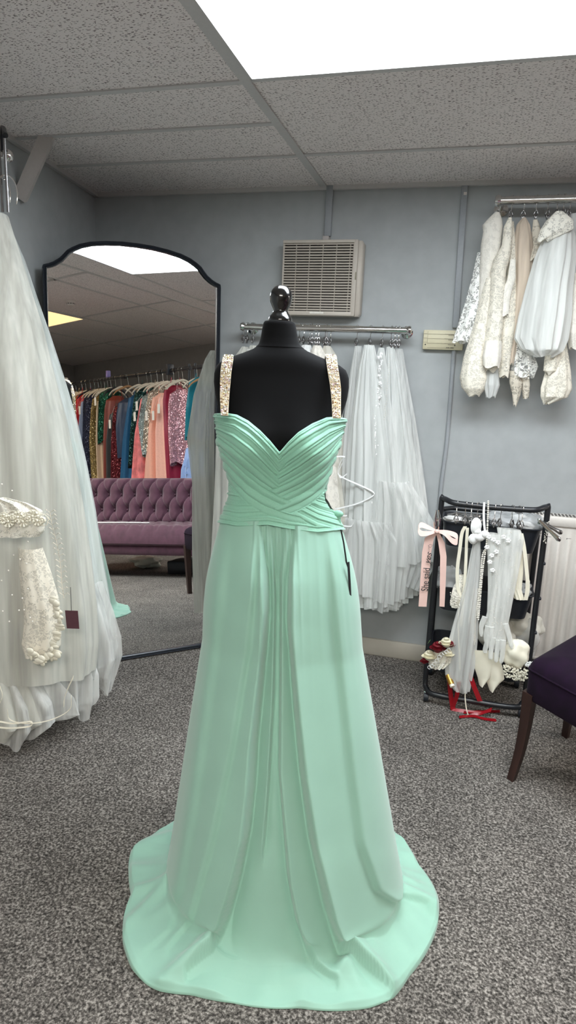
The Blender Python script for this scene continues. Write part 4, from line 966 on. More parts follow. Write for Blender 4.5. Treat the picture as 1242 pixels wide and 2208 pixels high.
for C_, w in ((((0, 1556), (30, 1560), (66, 1556), (64, 1566), (20, 1570), (-20, 1566)), .006), (((158, 1460), (146, 1485), (139, 1505), (138, 1522)), .011), (((16, 1530), (22, 1552), (60, 1560), (110, 1552), (150, 1530), (154, 1500)), .004), (((0, 1480), (5, 1500), (-2, 1520)), .005)):
    m_.ribbon(bezier([fp(x, y, GD-.30) for x, y in C_], 30), w, (0, .4, 1), .0008)
m_.build('satin_edging', 'ivory_satin', pl_)

# ------------------------------------------------------------------ black three-tier trolley
CY = 2.94; cart = thing('utility_trolley', (.145, 3.08, 0), 'black metal three-tier rolling trolley crowded with veils, gloves and ribbons', 'trolley')
lx, rx, yf, yr = -.085, .362, 2.985, 3.255
def loop(y, s_):
    out = []; yb = y-.05*s_
    pts = [(lx, y, .10), (lx, y, .30), (lx, y, .60), (lx, y, .94), (lx+.008, y-.006*s_, .968), (lx+.05, yb, .962), (lx+.12, yb, .958), (.14, yb, .956), (rx-.12, yb, .958), (rx-.05, yb, .962), (rx-.008, y-.006*s_, .970), (rx, y, .94), (rx, y, .60), (rx, y, .30), (rx, y, .10),
           (rx-.01, y-.02*s_, .062), (rx-.05, yb, .052), (.14, yb, .050), (lx+.05, yb, .052), (lx+.01, y-.02*s_, .062)]
    P = [np.array(p) for p in pts]; n = len(P)
    for i in range(n):
        a, b, c, d = P[i-1], P[i], P[(i+1) % n], P[(i+2) % n]
        for f in (0, .25, .5, .75): out.append(.5*((2*b)+(c-a)*f+(2*a-5*b+4*c-d)*f*f+(3*b-a-3*c+d)*f**3))
    return out
MB().tube(loop(yf, 1), .0125, 12, closed=True).build('front_frame', 'black_steel', cart)
MB().tube([np.array([p[0], p[1], min(p[2], .872)]) for p in loop(yr, -1)], .0125, 12, closed=True).build('rear_frame', 'black_steel', cart)
def tray(zt_, hgt, name):
    o = []; w, d = (rx-lx)/2-.012, (yr-yf)/2-.006; cx, cy = (lx+rx)/2, (yf+yr)/2; m2 = MB()
    def rr(k, z, ex=0): 
        ring = []
        for (sx, sy, a0) in ((1, 1, 0), (-1, 1, 90), (-1, -1, 180), (1, -1, 270)):
            for q in (0, 30, 60, 90):
                ring.append((cx+sx*(w*k-.04)+(.04+ex)*math.cos(R(a0+q)), cy+sy*(d*k-.04)+(.04+ex)*math.sin(R(a0+q)), z))
        return ring
    m2.loft([rr(.90, zt_-hgt+.003), rr(.90, zt_-hgt), rr(1, zt_-.004), rr(1, zt_-.004, .008), rr(1, zt_, .008), rr(1, zt_, -.002), rr(.99, zt_-.006, -.002), rr(.89, zt_-hgt+.004)], True, False)
    b1 = rr(.90, zt_-hgt); b2 = rr(.89, zt_-hgt+.004); m2.add(b1, [tuple(range(len(b1)))[::-1]]); m2.add(b2, [tuple(range(len(b2)))])
    m2.build(name, 'black_plastic', cart)
for z in (.865, .560, .255): tray(z, .115, 'tray')
for (x, y) in ((lx+.012, yf-.02), (rx-.012, yf-.02), (lx+.012, yr+.02), (rx-.012, yr+.02)):
    m2 = MB(); m2.tube([(x-.011, y-.006, .024), (x+.011, y-.006, .024)], .0235, 18); w_ = m2.build('castor', 'black_plastic', cart)
    m2 = MB(); m2.box((x, y, .046), (.03, .026, .012), bev=.004).box((x-.014, y-.004, .032), (.003, .02, .026)).box((x+.014, y-.004, .032), (.003, .02, .026)); m2.build('castor_fork', 'chrome', w_)
m_ = MB()
for k in range(3): m_.box((rx+.012, yf, .40+.16*k), (.012, .02, .012), bev=.003)
m_.build('side_bolt', 'black_plastic', cart)

FB_ = yf-.05; CP = wallp(FB_-.012)
def cpx(x, y, o=0.0): return at(x, y, 1, FB_-.015-o)
xs_h = [986, 1005, 1018, 1031, 1069, 1082, 1107, 1122, 1129]
for i, x in enumerate(xs_h):
    p = at(x, 1089, 1, FB_); clip_hanger((p[0], FB_, .974), .1, f'chrome clip hanger on the trolley handle bar, {ORD[i]} from the left', 'clip hangers on the trolley bar', rn)
# blush bow
bow = thing('ribbon_bow', cpx(944, 1300), 'blush pink satin bow reading She said yes, clipped at the trolley corner', 'ribbon')
m_ = MB()
m_.ribbon([cpx(x, y, .012) for x, y in ((941, 1147), (926, 1160), (920, 1190), (917, 1230), (914, 1270), (911, 1308))], [.018, .040, .040, .039, .037, .036], RT, .001)
t1 = m_.build('tail', 'blush_satin', bow)
m_ = MB(); m_.ribbon([cpx(x, y, .004) for x, y in ((943, 1147), (952, 1170), (956, 1200), (955, 1250), (953, 1308))], [.014, .028, .028, .026, .022], RT, .001, twist=.15); m_.build('tail', 'blush_satin', bow)
m_ = MB(); m_.ribbon(bezier([cpx(x, y, o) for x, y, o in ((941, 1146, .02), (925, 1150, .03), (908, 1150, .03), (902, 1140, .02), (908, 1132, .01), (925, 1138, .01), (941, 1145, .016))], 30), [.010+.018*math.sin(math.pi*i/29) for i in range(30)], (0, .5, 1), .001); m_.build('loop', 'blush_satin', bow)
m_ = MB(); m_.ribbon(bezier([cpx(x, y, o) for x, y, o in ((943, 1146, .02), (958, 1150, .03), (975, 1166, .03), (986, 1168, .02), (984, 1156, .01), (965, 1148, .01), (944, 1145, .016))], 30), [.010+.018*math.sin(math.pi*i/29) for i in range(30)], (0, .5, 1), .001); m_.build('loop', 'blush_satin', bow)
MB().ball(cpx(942, 1146, .026), .010, 14, 8, (1.1, .8, 1)).build('knot', 'blush_satin', bow)
m_ = MB().ribbon(bezier([cpx(x, y, .002) for x, y in ((938, 1146), (936, 1128), (941, 1116), (946, 1128), (945, 1146))], 16), .008, RT*.7+FW*.7, .0008); m_.build('hanging_loop', 'blush_satin', bow)
def text_on(s_, a, b, size, mat, parent, name, shear=0.0, up_off=0.0):
    """raised lettering running from a towards b"""
    cu = bpy.data.curves.new('lettering', 'FONT'); cu.body = s_; cu.size = size; cu.extrude = .0004; cu.shear = shear; cu.align_x = 'LEFT'; cu.align_y = 'CENTER'
    o = bpy.data.objects.new('lettering', cu); me = o.to_mesh(); V = np.array([v.co[:] for v in me.vertices]); fs = [tuple(p.vertices) for p in me.polygons]; o.to_mesh_clear()
    bpy.data.objects.remove(o); bpy.data.curves.remove(cu)
    d = b-a; L = np.linalg.norm(d); d /= L; n = -FW.copy(); n -= d*(n@d); n /= np.linalg.norm(n); up = np.cross(n, d)
    w = V[:, 0].max(); k = L/w
    P = a+np.outer(V[:, 0]*k, d)+np.outer(V[:, 1]+up_off, up)+np.outer(V[:, 2], n)
    m2 = MB().add(P, fs); return m2.build(name, mat, parent, smooth=False)
text_on('She said', cpx(916, 1275, .020), cpx(921, 1225, .020), .044, 'ink', t1, 'lettering')
text_on('yes', cpx(921, 1217, .020), cpx(926, 1190, .020), .040, 'ink', t1, 'lettering', .5)
m_ = MB(); m_.tube(bezier([cpx(x, y, .0195) for x, y in ((925, 1191), (925, 1184), (924, 1178), (926, 1174), (930, 1174), (931, 1178), (927, 1181), (925, 1178), (923, 1176))], 34), .0005, 5); m_.build('heart_flourish', 'ink', t1)
m_ = MB()
for s_ in (-1, 1): m_.tube([cpx(943+2*s_, 1100, .004), cpx(943+5*s_, 1118, .006), cpx(943+3*s_, 1135, .006)], [.003, .007, .005], 8)
m_.tube([cpx(938, 1118, .004), cpx(948, 1118, .004)], .004, 8); o_ = m_.build('bow_clip', 'chrome'); tag(o_, 'open wire-sprung metal clip gripping the pink bow at the left post', 'clip')
# ribbons and tulle hair pieces
m_ = MB()
m_.ribbon(bezier([cpx(x, y, .01) for x, y in ((1003, 1135), (996, 1150), (992, 1180), (986, 1230), (988, 1270), (996, 1290))], 30), .015, RT, .001); r1 = m_.build('ivory_ribbon', 'ivory_satin')
tag(r1, 'ivory satin ribbon looping down beside the pink bow tail', 'ribbon', 'ribbons on the trolley bar')
m_ = MB(); m_.ribbon(bezier([cpx(x, y, .016) for x, y in ((1008, 1138), (1006, 1170), (1004, 1220), (1000, 1280), (994, 1350))], 30), .013, RT, .001); m_.ribbon(bezier([cpx(x, y, .022) for x, y in ((991, 1290), (988, 1340), (990, 1400), (992, 1444))], 30), .006, RT, .001)
m_.ribbon(bezier([cpx(x, y, .026) for x, y in ((1004, 1480), (1003, 1505), (1006, 1530), (1011, 1546))], 20), .005, RT, .001)
tag(m_.build('cream_ribbon', 'ivory_satin'), 'long cream ribbon ending in a thin curling tail near the carpet', 'ribbon', 'ribbons on the trolley bar')
hv = thing('tulle_veil', cpx(1000, 1500), 'short white tulle veil with satin bow hanging almost to the carpet', 'veil')
drape([(1160, 1022, 1036), (1200, 1014, 1036), (1260, 1004, 1034), (1320, 986, 1030), (1380, 970, 1026), (1430, 960, 1020), (1460, 962, 1014), (1490, 980, 1010)], wallp(FB_-.03), .03, folds=8, amp=.22, seed=81, nu=110).build('net', 'tulle_white', hv)
m_ = MB()
for x, y, rx_, rz_ in ((1025, 1134, .022, .034), (1034, 1158, .030, .018), (1020, 1162, .020, .022), (1045, 1152, .018, .016), (1030, 1146, .014, .014)):
    G_ = []; c_0 = cpx(x, y, .032)
    for i in range(11):
        t = math.pi*i/10; G_.append([c_0+RT*rx_*math.sin(t)*math.cos(p)*(1+.22*math.sin(3*p+x))+np.array([0, 0, -rz_*math.cos(t)*(1+.1*math.sin(5*p))])-FW*.012*math.sin(t)*math.sin(p) for p in np.linspace(0, 2*math.pi, 24, endpoint=False)])
    m_.loft(G_, True, True)
m_.build('bow', 'white_satin', hv)
drape([(1240, 990, 1004), (1270, 976, 1000), (1300, 970, 994), (1310, 974, 988)], wallp(FB_-.012), .012, folds=6, amp=.2, seed=84, nu=60).build('beaded_net', 'lace_trim', hv)
m_ = MB(); rr_ = random.Random(3)
for k in range(60): x, y = rr_.uniform(971, 992), rr_.uniform(1276, 1310); m_.ball(cpx(x, y, .028), rr_.uniform(.002, .0035), 6, 4)
b_ = m_.build('silver_bead', 'pearl', hv); b_['kind'] = 'stuff'
# pearl strands
def pearls(name, label, runs, r_):
    m2 = MB()
    for run in runs:
        P = bezier([cpx(x, y, .032) for x, y in run], 240); L = [0]
        for a, b in zip(P[:-1], P[1:]): L.append(L[-1]+np.linalg.norm(b-a))
        n = int(L[-1]/(r_*2.0))
        for k in range(n):
            q = np.interp(k*r_*2, L, range(240)); i = int(q); m2.ball(P[i], r_, 8, 6)
    o = m2.build(name, 'pearl'); o['kind'] = 'stuff'; return tag(o, label, 'pearl strand')
def pearl_thing(label, runs, r_, group):
    ps = cpx(*runs[0][-1]); t_ = thing('pearl_strand', ps, label, 'pearl strand', group)
    for run in runs:
        P = bezier([cpx(x, y, .032) for x, y in run], 240); L = [0]; m2 = MB()
        for a, b in zip(P[:-1], P[1:]): L.append(L[-1]+np.linalg.norm(b-a))
        n = int(L[-1]/(r_*2.0))
        for k in range(n): m2.ball(P[int(np.interp(k*r_*2, L, range(240)))], r_, 8, 6)
        o = m2.build('strand', 'pearl', t_); o['kind'] = 'stuff'
    return t_
pearl_thing('string of large round pearls looped over the trolley bar', [[(1053, 1081), (1052, 1110), (1050, 1160), (1048, 1180), (1042, 1220), (1038, 1260), (1034, 1310), (1031, 1342)], [(1048, 1182), (1040, 1200), (1036, 1250), (1032, 1290), (1029, 1338)]], .0042, 'pearl strands')
pearl_thing('fine multi-row fringe of tiny pearls beside the white tulle veil', [[(1028+dx, 1270), (1022+dx, 1300), (1018+dx, 1340), (1019+dx*.8, 1370+dy), (1021+dx*.6, 1392+dy)] for dx, dy in ((-8, -40), (-5, -28), (-2, -18), (1, -8), (4, 0), (7, -4))], .0019, 'pearl strands')
m_ = MB(); m_.ribbon(bezier([cpx(x, y, .034) for x, y in ((1044, 1083), (1043, 1110), (1045, 1140), (1049, 1156))], 16), .009, RT, .0015)
tag(m_.build('white_band', 'white_satin'), 'stiff white satin headband end hooked over the bar beside pearls', 'headband')
# sheer gloves
def glove(label, arm, fingers, seed, mat='glove_net'):
    t_ = thing('sheer_glove', cpx(fingers[0][-1][0], fingers[0][-1][1]), label, 'glove', 'sheer gloves on the trolley')
    drape(arm, wallp(FB_-.034), .018, folds=4, amp=.10, seed=seed, nu=70).build('sleeve', mat, t_)
    for f_i, C_ in enumerate(fingers):
        P = bezier([cpx(x, y, .036+.003*(f_i % 2)) for x, y in C_], 18); n = len(P)
        MB().tube(P, [(.0125*(1-.28*i/(n-1)))*(1 if i < n-2 else .6) for i in range(n)], 12, flat=.45).build('thumb' if f_i == len(fingers)-1 else 'finger', mat, t_)
    m2 = MB(); rr_ = random.Random(seed)
    for k in range(70):
        i = rr_.uniform(0, len(arm)-1.01); a, b = arm[int(i)], arm[int(i)+1]; f = i-int(i); y = a[0]+(b[0]-a[0])*f; x0 = a[1]+(b[1]-a[1])*f; x1 = a[2]+(b[2]-a[2])*f
        m2.ball(cpx(x0+(x1-x0)*rr_.uniform(.15, .85), y, .040), rr_.uniform(.0009, .0018), 5, 4)
    b_ = m2.build('scattered_bead', 'pearl', t_); b_['kind'] = 'stuff'; return t_
glove('long sheer glove with tiny beads, fingers pointing down above cream petals', [(1140, 1072, 1122), (1160, 1075, 1130), (1200, 1074, 1124), (1250, 1070, 1114), (1300, 1062, 1104), (1340, 1054, 1096), (1365, 1050, 1092), (1388, 1052, 1090)],
      [[(1056, 1370), (1050, 1388), (1046, 1402), (1049, 1408)], [(1064, 1375), (1060, 1395), (1058, 1415), (1060, 1422)], [(1074, 1380), (1072, 1400), (1070, 1418), (1070, 1428)], [(1085, 1380), (1084, 1400), (1082, 1420), (1080, 1430)], [(1090, 1345), (1096, 1365), (1101, 1385), (1104, 1398)]], 91)
glove('second sheer glove with satin flowers, tucked behind the beaded glove', [(1150, 1046, 1080), (1180, 1050, 1084), (1220, 1052, 1080), (1270, 1052, 1078), (1320, 1050, 1072), (1350, 1044, 1070)],
      [[(1052, 1350), (1048, 1372), (1050, 1390)], [(1060, 1352), (1060, 1372), (1062, 1388)], [(1046, 1330), (1038, 1350), (1038, 1372)]], 92)
m_ = MB(); rr_ = random.Random(22)
for (x, y) in ((1054, 1158), (1064, 1164), (1050, 1180), (1060, 1198), (1074, 1170), (1086, 1158), (1056, 1212), (1062, 1230), (1096, 1166), (1070, 1190)):
    for q in range(5):
        a = q*2*math.pi/5+x; p = cpx(x, y, .046); m_.ball(p+RT*.006*math.cos(a)+np.array([0, 0, .006*math.sin(a)]), .006, 8, 5, (1, .3, .8))
tag(m_.build('fabric_flowers', 'white_satin'), 'scatter of small white satin flowers on the glove tops', 'fabric flowers')['kind'] = 'stuff'
# garter ribbon at right
gt = thing('satin_garter', cpx(1130, 1280), 'cream satin garter ribbon with ruffle hanging at the right of the trolley', 'garter')
m_ = MB(); m_.ribbon(bezier([cpx(x, y, .02) for x, y in ((1124, 1150), (1130, 1180), (1134, 1215), (1138, 1255))], 20), .016, RT, .001); m_.ribbon(bezier([cpx(x, y, .021) for x, y in ((1138, 1252), (1137, 1275), (1133, 1294))], 12), .018, RT, .001); m_.build('ribbon', 'ivory_satin', gt)
drape([(1190, 1112, 1128), (1230, 1106, 1128), (1270, 1102, 1124), (1292, 1110, 1130)], wallp(FB_-.012), .014, folds=7, amp=.22, seed=95, nu=60).build('ruffle', 'ivory_satin', gt)
# big metal clamp at the right
cl_ = thing('metal_hair_clamp', cpx(1190, 1150), 'long shiny metal clamp jutting right from the trolley handle', 'clamp')
for k, (a, b, o) in enumerate((((1162, 1122), (1208, 1166), .02), ((1168, 1126), (1212, 1150), -.01))):
    A_0, B_0 = cpx(*a, o), cpx(*b, o); d = B_0-A_0; L = np.linalg.norm(d); d /= L; n = np.cross(d, FW)
    m2 = MB(); m2.tube([A_0+d*L*t for t in (0, .3, .6, .8, .92, 1)], [.009, .0085, .008, .010, .012, .007], 12, flat=.9); m2.build('jaw', 'chrome' if k == 0 else 'grey_steel', cl_)
MB().tube([cpx(1162, 1118, .01), cpx(1162, 1130, .01)], .005, 8).build('hinge', 'chrome', cl_)
dg = MB(); rr_ = random.Random(6)
for k in range(40): t = k/39; dg.ball(cpx(1182-t*8+rr_.uniform(-3, 3), 1125+t*46, -.02), rr_.uniform(.0015, .003), 6, 4)
tag(dg.build('beaded_comb', 'pearl'), 'beaded silver hair comb dangling beside the metal clamp', 'hair comb')['kind'] = 'stuff'
# wrapped pieces in the top tray
def lump(name, label, cat, c, r_, mat, seed, sq=(1, 1, 1), crumple=.25, parts=None):
    rr_ = random.Random(seed); ph = [rr_.uniform(0, 6) for _ in range(8)]; G = []
    for i in range(19):
        t = math.pi*i/18; row = []
        for j in range(36):
            p = 2*math.pi*j/36; k = 1+crumple*(.5*math.sin(3*p+ph[0]+2*t)+.35*math.sin(5*p+ph[1]-3*t)+.3*math.sin(7*t+ph[2]+2*p))*math.sin(t)
            row.append((c[0]+r_*sq[0]*k*math.sin(t)*math.cos(p), c[1]+r_*sq[1]*k*math.sin(t)*math.sin(p), c[2]-r_*sq[2]*k*math.cos(t)))
        G.append(row)
    o = MB().loft(G, True, True).build(name, mat); tag(o, label, cat); return o
lump('wrapped_hair_piece', 'clear plastic-wrapped headpiece at the right of the top tray', 'headpiece', (.30, 3.06, .875), .06, 'clear_wrap', 1, (1.2, 1, .8))
lump('wrapped_hair_piece', 'crumpled clear bag lying in the middle of the top tray', 'headpiece', (.20, 3.1, .88), .06, 'clear_wrap', 2, (1.2, 1, .7), .35)
lump('folded_satin', 'folded white satin piece inside the top tray at right', 'folded fabric', (.28, 3.07, .862), .04, 'white_satin', 3, (1.2, .9, .5))
lump('silver_accessory_bag', 'shiny grey bag of trimmings at the left of the top tray', 'bag', (.03, 3.08, .865), .055, 'grey_steel', 4, (1.3, .9, .5), .5)
lump('folded_satin', 'rolled white satin at the left front of the top tray', 'folded fabric', (-.03, 3.04, .868), .03, 'white_satin', 5, (1.5, .8, .5), .3)
lump('clear_bag', 'clear bag in the middle tray behind the pink bow', 'bag', (-.02, 3.06, .575), .06, 'clear_wrap', 6, (1.1, 1, 1.1), .4)
lump('clear_bag', 'clear bag of gold pins at the right of the middle tray', 'bag', (.28, 3.06, .565), .05, 'clear_wrap', 7, (1.3, 1, .7), .4)
m_ = MB(); rr_ = random.Random(9)
for k in range(50): m_.ball((.25+rr_.uniform(-.02, .02), 3.0+rr_.uniform(-.01, .01), .555+rr_.uniform(-.004, .022)), rr_.uniform(.0015, .003), 6, 4)
tag(m_.build('gold_beads', 'gold_foil'), 'small clump of gold beads at the middle tray rim', 'beads')['kind'] = 'stuff'
# bouquet
bq = thing('rose_bouquet', cpx(935, 1430), 'bouquet of red and cream fabric roses at lower left of the trolley', 'bouquet')
def rose(c, r_, mat, seed):
    m2 = MB(); rr_ = random.Random(seed)
    for layer, (k, n) in enumerate(((.35, 3), (.65, 5), (1.0, 6))):
        for q in range(n):
            a0 = q*2*math.pi/n+layer*.7+rr_.uniform(-.2, .2); G = []
            for i in range(6):
                v_ = i/5; row = []
                for j in range(7):
                    u = a0+(j/6-.5)*2*math.pi/n*1.35; rad_ = r_*k*(.35+.75*math.sin(v_*1.5))*(1-.12*abs(j-3)/3); 
                    row.append((c[0]+rad_*math.cos(u), c[1]-.3*r_+rad_*math.sin(u)*.8-(.3*r_*v_), c[2]-r_*.4+v_*r_*(1.15-.35*layer)))
                G.append(row)
            m2.loft(G, False, False)
    m2.ball((c[0], c[1]-.2*r_, c[2]), r_*.72, 14, 9); return m2.build('rose', mat, bq)
for i, (x, y, r_, mt) in enumerate(((944, 1394, .036, 'rose_red'), (926, 1412, .034, 'rose_cream'), (962, 1384, .032, 'rose_cream'), (915, 1424, .020, 'rose_red'), (966, 1408, .028, 'rose_cream'), (972, 1388, .02, 'rose_red'))): rose(cpx(x, y, .035), r_, mt, i)
m_ = MB(); 
for x, y in ((922, 1388), (975, 1376), (912, 1418)): p = cpx(x, y, -.01); m_.tube([p, p+np.array([.008, 0, .014]), p+np.array([.012, 0, .022])], [.002, .007, .001], 8, flat=.3)
m_.build('leaf', 'leaf', bq)
p0 = cpx(966, 1456, .02); p1 = cpx(974, 1476, .05); MB().tube([p0, (p0+p1)/2, p1], .013, 14).build('handle', 'gold_foil', bq); MB().tube([p1, p1+(p1-p0)*.25], .011, 14).build('handle_tip', 'ivory_satin', bq)
g_ = patch([(1398, 945, 968), (1412, 932, 976), (1428, 924, 976), (1440, 926, 960)], wallp(FB_-.05), .02, 4, .006, 5).build('lace_garter', 'lace_trim'); tag(g_, 'white scalloped lace garter draped below the roses', 'garter')
m_ = MB()
for k in range(9): p = cpx(926+k*5.2, 1439-k*5.0+3*math.sin(k), .075); m_.tube([p+np.array([.008*math.cos(a), 0, .008*math.sin(a)]) for a in np.linspace(0, 5.2, 14)], .0012, 5)
m_.build('scalloped_edge', 'white_satin', g_)
# cream satin petals / flower headpieces in the bottom tray
pt = thing('satin_flower', cpx(1050, 1470), 'large pointed cream satin petals spilling over the bottom tray', 'fabric flower')
for C_ in ([(1400, 1014, 1062), (1430, 1020, 1072), (1460, 1030, 1060), (1478, 1034, 1040)], [(1405, 1035, 1072), (1440, 1040, 1084), (1465, 1048, 1088), (1489, 1056, 1062)]):
    patch(C_, wallp(FB_-.02), .02, 1, .003, 7, thick=.002).build('petal', 'ivory_satin', pt)
lump('satin_rosette', 'rounded cream satin rosette at the right of the bottom tray', 'fabric flower', cpx(1112, 1410, .0), .062, 'ivory_satin', 11, (.95, .6, 1.1), .22)
lump('satin_rosette', 'soft ivory satin piece behind the right post low down', 'fabric flower', (.34, 3.12, .37), .07, 'ivory_cloth', 12, (1.2, .8, 1.0), .3)
lump('satin_rosette', 'folded ivory fabric standing in the bottom tray behind the gloves', 'fabric flower', (.22, 3.10, .33), .075, 'ivory_cloth', 13, (1.2, .7, 1.0), .25)
lump('clear_bag', 'clear bag hanging out of the trolley against the radiator', 'bag', (.355, 3.10, .33), .07, 'clear_wrap', 14, (.7, .8, 1.4), .35)
m_ = MB(); rr_ = random.Random(31)
for k in range(170): t = rr_.random(); m_.ball(cpx(1086+t*52, 1446+10*math.sin(t*2)+rr_.uniform(-14, 12), .035+rr_.uniform(0, .01)), rr_.uniform(.0025, .005), 6, 4)
bt = m_.build('beaded_trim', 'ivory_satin'); tag(bt, 'beige beaded trim along the rim of the bottom tray', 'trim'); bt['kind'] = 'stuff'
m_ = MB()
for k in range(60): t = rr_.random(); m_.ball(cpx(1134+t*24, 1432-t*2+rr_.uniform(-5, 8)*(1-t), .03), rr_.uniform(.003, .006), 6, 4)
bt = m_.build('white_blossoms', 'white_satin'); tag(bt, 'little white blossoms poking out right of the bottom tray', 'fabric flowers'); bt['kind'] = 'stuff'
# red ribbons under the trolley
rd = thing('red_ribbon', (0.1, 2.9, 0), 'dark red satin ribbons tumbling from the trolley onto the carpet', 'ribbon')
for C_, w in ((((968, 1460), (972, 1500), (980, 1535), (1000, 1549), (1035, 1540)), .022), (((990, 1470), (985, 1500), (976, 1535), (1010, 1546), (1060, 1530)), .022), (((1012, 1450), (1022, 1480), (1035, 1512)), .022)):
    P = bezier([cpx(x, y, .01) for x, y in C_], 30); P = [np.array([p[0], p[1], max(p[2], .006)]) for p in P]; MB().ribbon(P, w, RT+FW*.5, .001, twist=.8).build('ribbon_strand', 'red_satin', rd)
P = [at(x, y, 2, .004) for x, y in ((990, 1546), (1020, 1544), (1045, 1550), (1070, 1553))]; MB().ribbon(bezier(P, 16), .022, (0, 1, 0), .001).build('ribbon_strand', 'red_satin', rd)
P = [at(x, y, 2, .006) for x, y in ((1000, 1536), (1040, 1534), (1078, 1534))]; MB().ribbon(bezier(P, 16), .022, (0, 1, 0), .001).build('ribbon_strand', 'red_satin', rd)

# ------------------------------------------------------------------ velvet chair at the right edge
ch = thing('dining_chair', (.6, 2.4, 0), 'dark purple velvet chair corner with curved dark wooden leg at right', 'chair')
C0 = np.array([.292, 2.44]); e1 = np.array([.655, -.755]); e2 = np.array([.50, .866]); C1 = C0+e1*.43; C3 = C0+e2*.47; C2 = C3+e1*.42
q = [C0, C1, C2, C3]; cc_ = sum(q)/4; G = []
def ring_(k, z, bul=0.0):
    out = []; n = 4
    for i in range(4):
        a, b, c = q[i-1], q[i], q[(i+1) % 4]; u = (a-b)/np.linalg.norm(a-b); w = (c-b)/np.linalg.norm(c-b); r_ = .03
        for f in np.linspace(0, 1, 5): p = (b+u*r_)*(1-f)**2+2*f*(1-f)*b+(b+w*r_)*f*f; out.append(np.array([*(cc_+(p-cc_)*k), z]))
        for f in (.25, .5, .75):
            p = (b+w*r_)*(1-f)+(c-w*r_)*f if False else b+(c-b)*f; out.append(np.array([*(cc_+(p-cc_)*(k+bul)), z]))
    return out
MB().loft([ring_(.97, .335), ring_(1, .345), ring_(1, .40, .006), ring_(1, .452, .006), ring_(.985, .468), ring_(.95, .482), ring_(.85, .497), ring_(.6, .508), ring_(.2, .512)], True, True).build('seat', 'purple_velvet', ch)
rg = ring_(1.003, .452, .006); MB().tube(rg, .0035, 6, closed=True).build('piping', 'purple_velvet', ch)
def leg_(P, w0, w1):
    P = bezier(P, 20); rings = []
    for i, p in enumerate(P):
        w = w0+(w1-w0)*i/19; rings.append([p+np.array([a*w*.5*e1[0]+b*w*.5*e2[0], a*w*.5*e1[1]+b*w*.5*e2[1], 0]) for a, b in ((-1, -1), (-.8, -1), (.8, -1), (1, -1), (1, -.8), (1, .8), (1, 1), (.8, 1), (-.8, 1), (-1, 1), (-1, .8), (-1, -.8))])
    return MB().loft(rings, True, True)
for cn, dr in ((C0, np.array([-.030, -.012])), (C1, np.array([.0, 0])), (C2, np.array([.0, 0])), (C3, np.array([.0, .03]))):
    i_ = cn+(cc_-cn)*.085
    leg_([np.array([*i_, .36]), np.array([*(i_+dr*.05), .25]), np.array([*(i_+dr*.35), .12]), np.array([*(i_+dr), .0])], .048, .030).build('leg', 'dark_wood', ch)
bd = (C2-C3); L = np.linalg.norm(bd); bd = bd/L; mid = (C2+C3)/2-e2*.02+e1*.03
MB().box((*mid, .70), (L*.80, .06, .44), ((*bd, 0), (-bd[1], bd[0], 0), (0, 0, 1)), .02).build('backrest', 'purple_velvet', ch)

# ------------------------------------------------------------------ tufted sofa facing the mirror
SX, SY0, SY1 = 1.30, .02, 1.96
sofa = thing('sofa', (1.62, 1.0, 0), 'mauve velvet button-tufted sofa reflected in the mirror', 'sofa')
m_ = MB().box((SX+.31, (SY0+SY1)/2, .235), (.60, SY1-SY0-.02, .085), bev=.02); m_.build('base', 'mauve_velvet', sofa)
# tufted seat cushion
def tuft(o, U, V, Nn, lu, lv, cell_u, cell_v, deep, thick, nu, nv, edge=.04):
    G = []
    for i in range(nv+1):
        v_ = lv*i/nv; row = []
        for j in range(nu+1):
            u = lu*j/nu; a = u/cell_u; b = v_/cell_v
            k0 = round(b); best = 9
            for kb in (k0-1, k0, k0+1):
                sh = .5*(kb % 2); ka = round(a-sh)+sh; dx, dy = (a-ka)*cell_u, (b-kb)*cell_v; best = min(best, dx*dx+dy*dy)
            d = math.sqrt(best); ht = thick-deep*math.exp(-(d/(.28*cell_v))**2)
            # diagonal pulls between buttons
            p = a+b/2; r_ = a-b/2; ln = min(abs(p-round(p)), abs(r_-round(r_))); ht -= deep*.38*math.exp(-(ln/.07)**2)
            e = min(u, lu-u, v_, lv-v_); ht *= min(1, (max(e, 0)/edge))**.5 if e < edge else 1
            row.append(o+U*u+V*v_+Nn*ht)
        G.append(row)
    return G
G = tuft(np.array([SX-.005, SY0+.07, .36]), np.array([0, 1., 0]), np.array([1., 0, 0]), np.array([0, 0, 1.]), SY1-SY0-.14, .50, .165, .16, .022, .085, 150, 44, .05)
front_ = [[p*1.0 for p in G[0]], [p+np.array([-.012, 0, -.03]) for p in G[0]], [p+np.array([-.012, 0, -.07]) for p in G[0]], [p+np.array([0.004, 0, -.085]) for p in G[0]]]
MB().grid([[tuple(p) for p in r_] for r_ in front_[::-1]]+[[tuple(p) for p in r_] for r_ in G]).build('seat_cushion', 'mauve_velvet', sofa)
bs_u = np.array([0, 1., 0]); bs_v = np.array([.16, 0, .98]); bs_v /= np.linalg.norm(bs_v); bs_n = np.array([-bs_v[2], 0, bs_v[0]])
G = tuft(np.array([SX+.50, SY0+.05, .40]), bs_u, bs_v, bs_n, SY1-SY0-.10, .42, .165, .135, .045, .075, 190, 60, .03)
MB().grid([[tuple(p) for p in r_] for r_ in G]).build('tufted_back', 'mauve_velvet', sofa)
m_ = MB().box((SX+.60, (SY0+SY1)/2, .56), (.09, SY1-SY0-.02, .50), ((.98, 0, -.16), (0, 1, 0), (.16, 0, .98)), .025); m_.build('back_frame', 'mauve_velvet', sofa)
m_ = MB()
for kb in (1, 2):
    pass
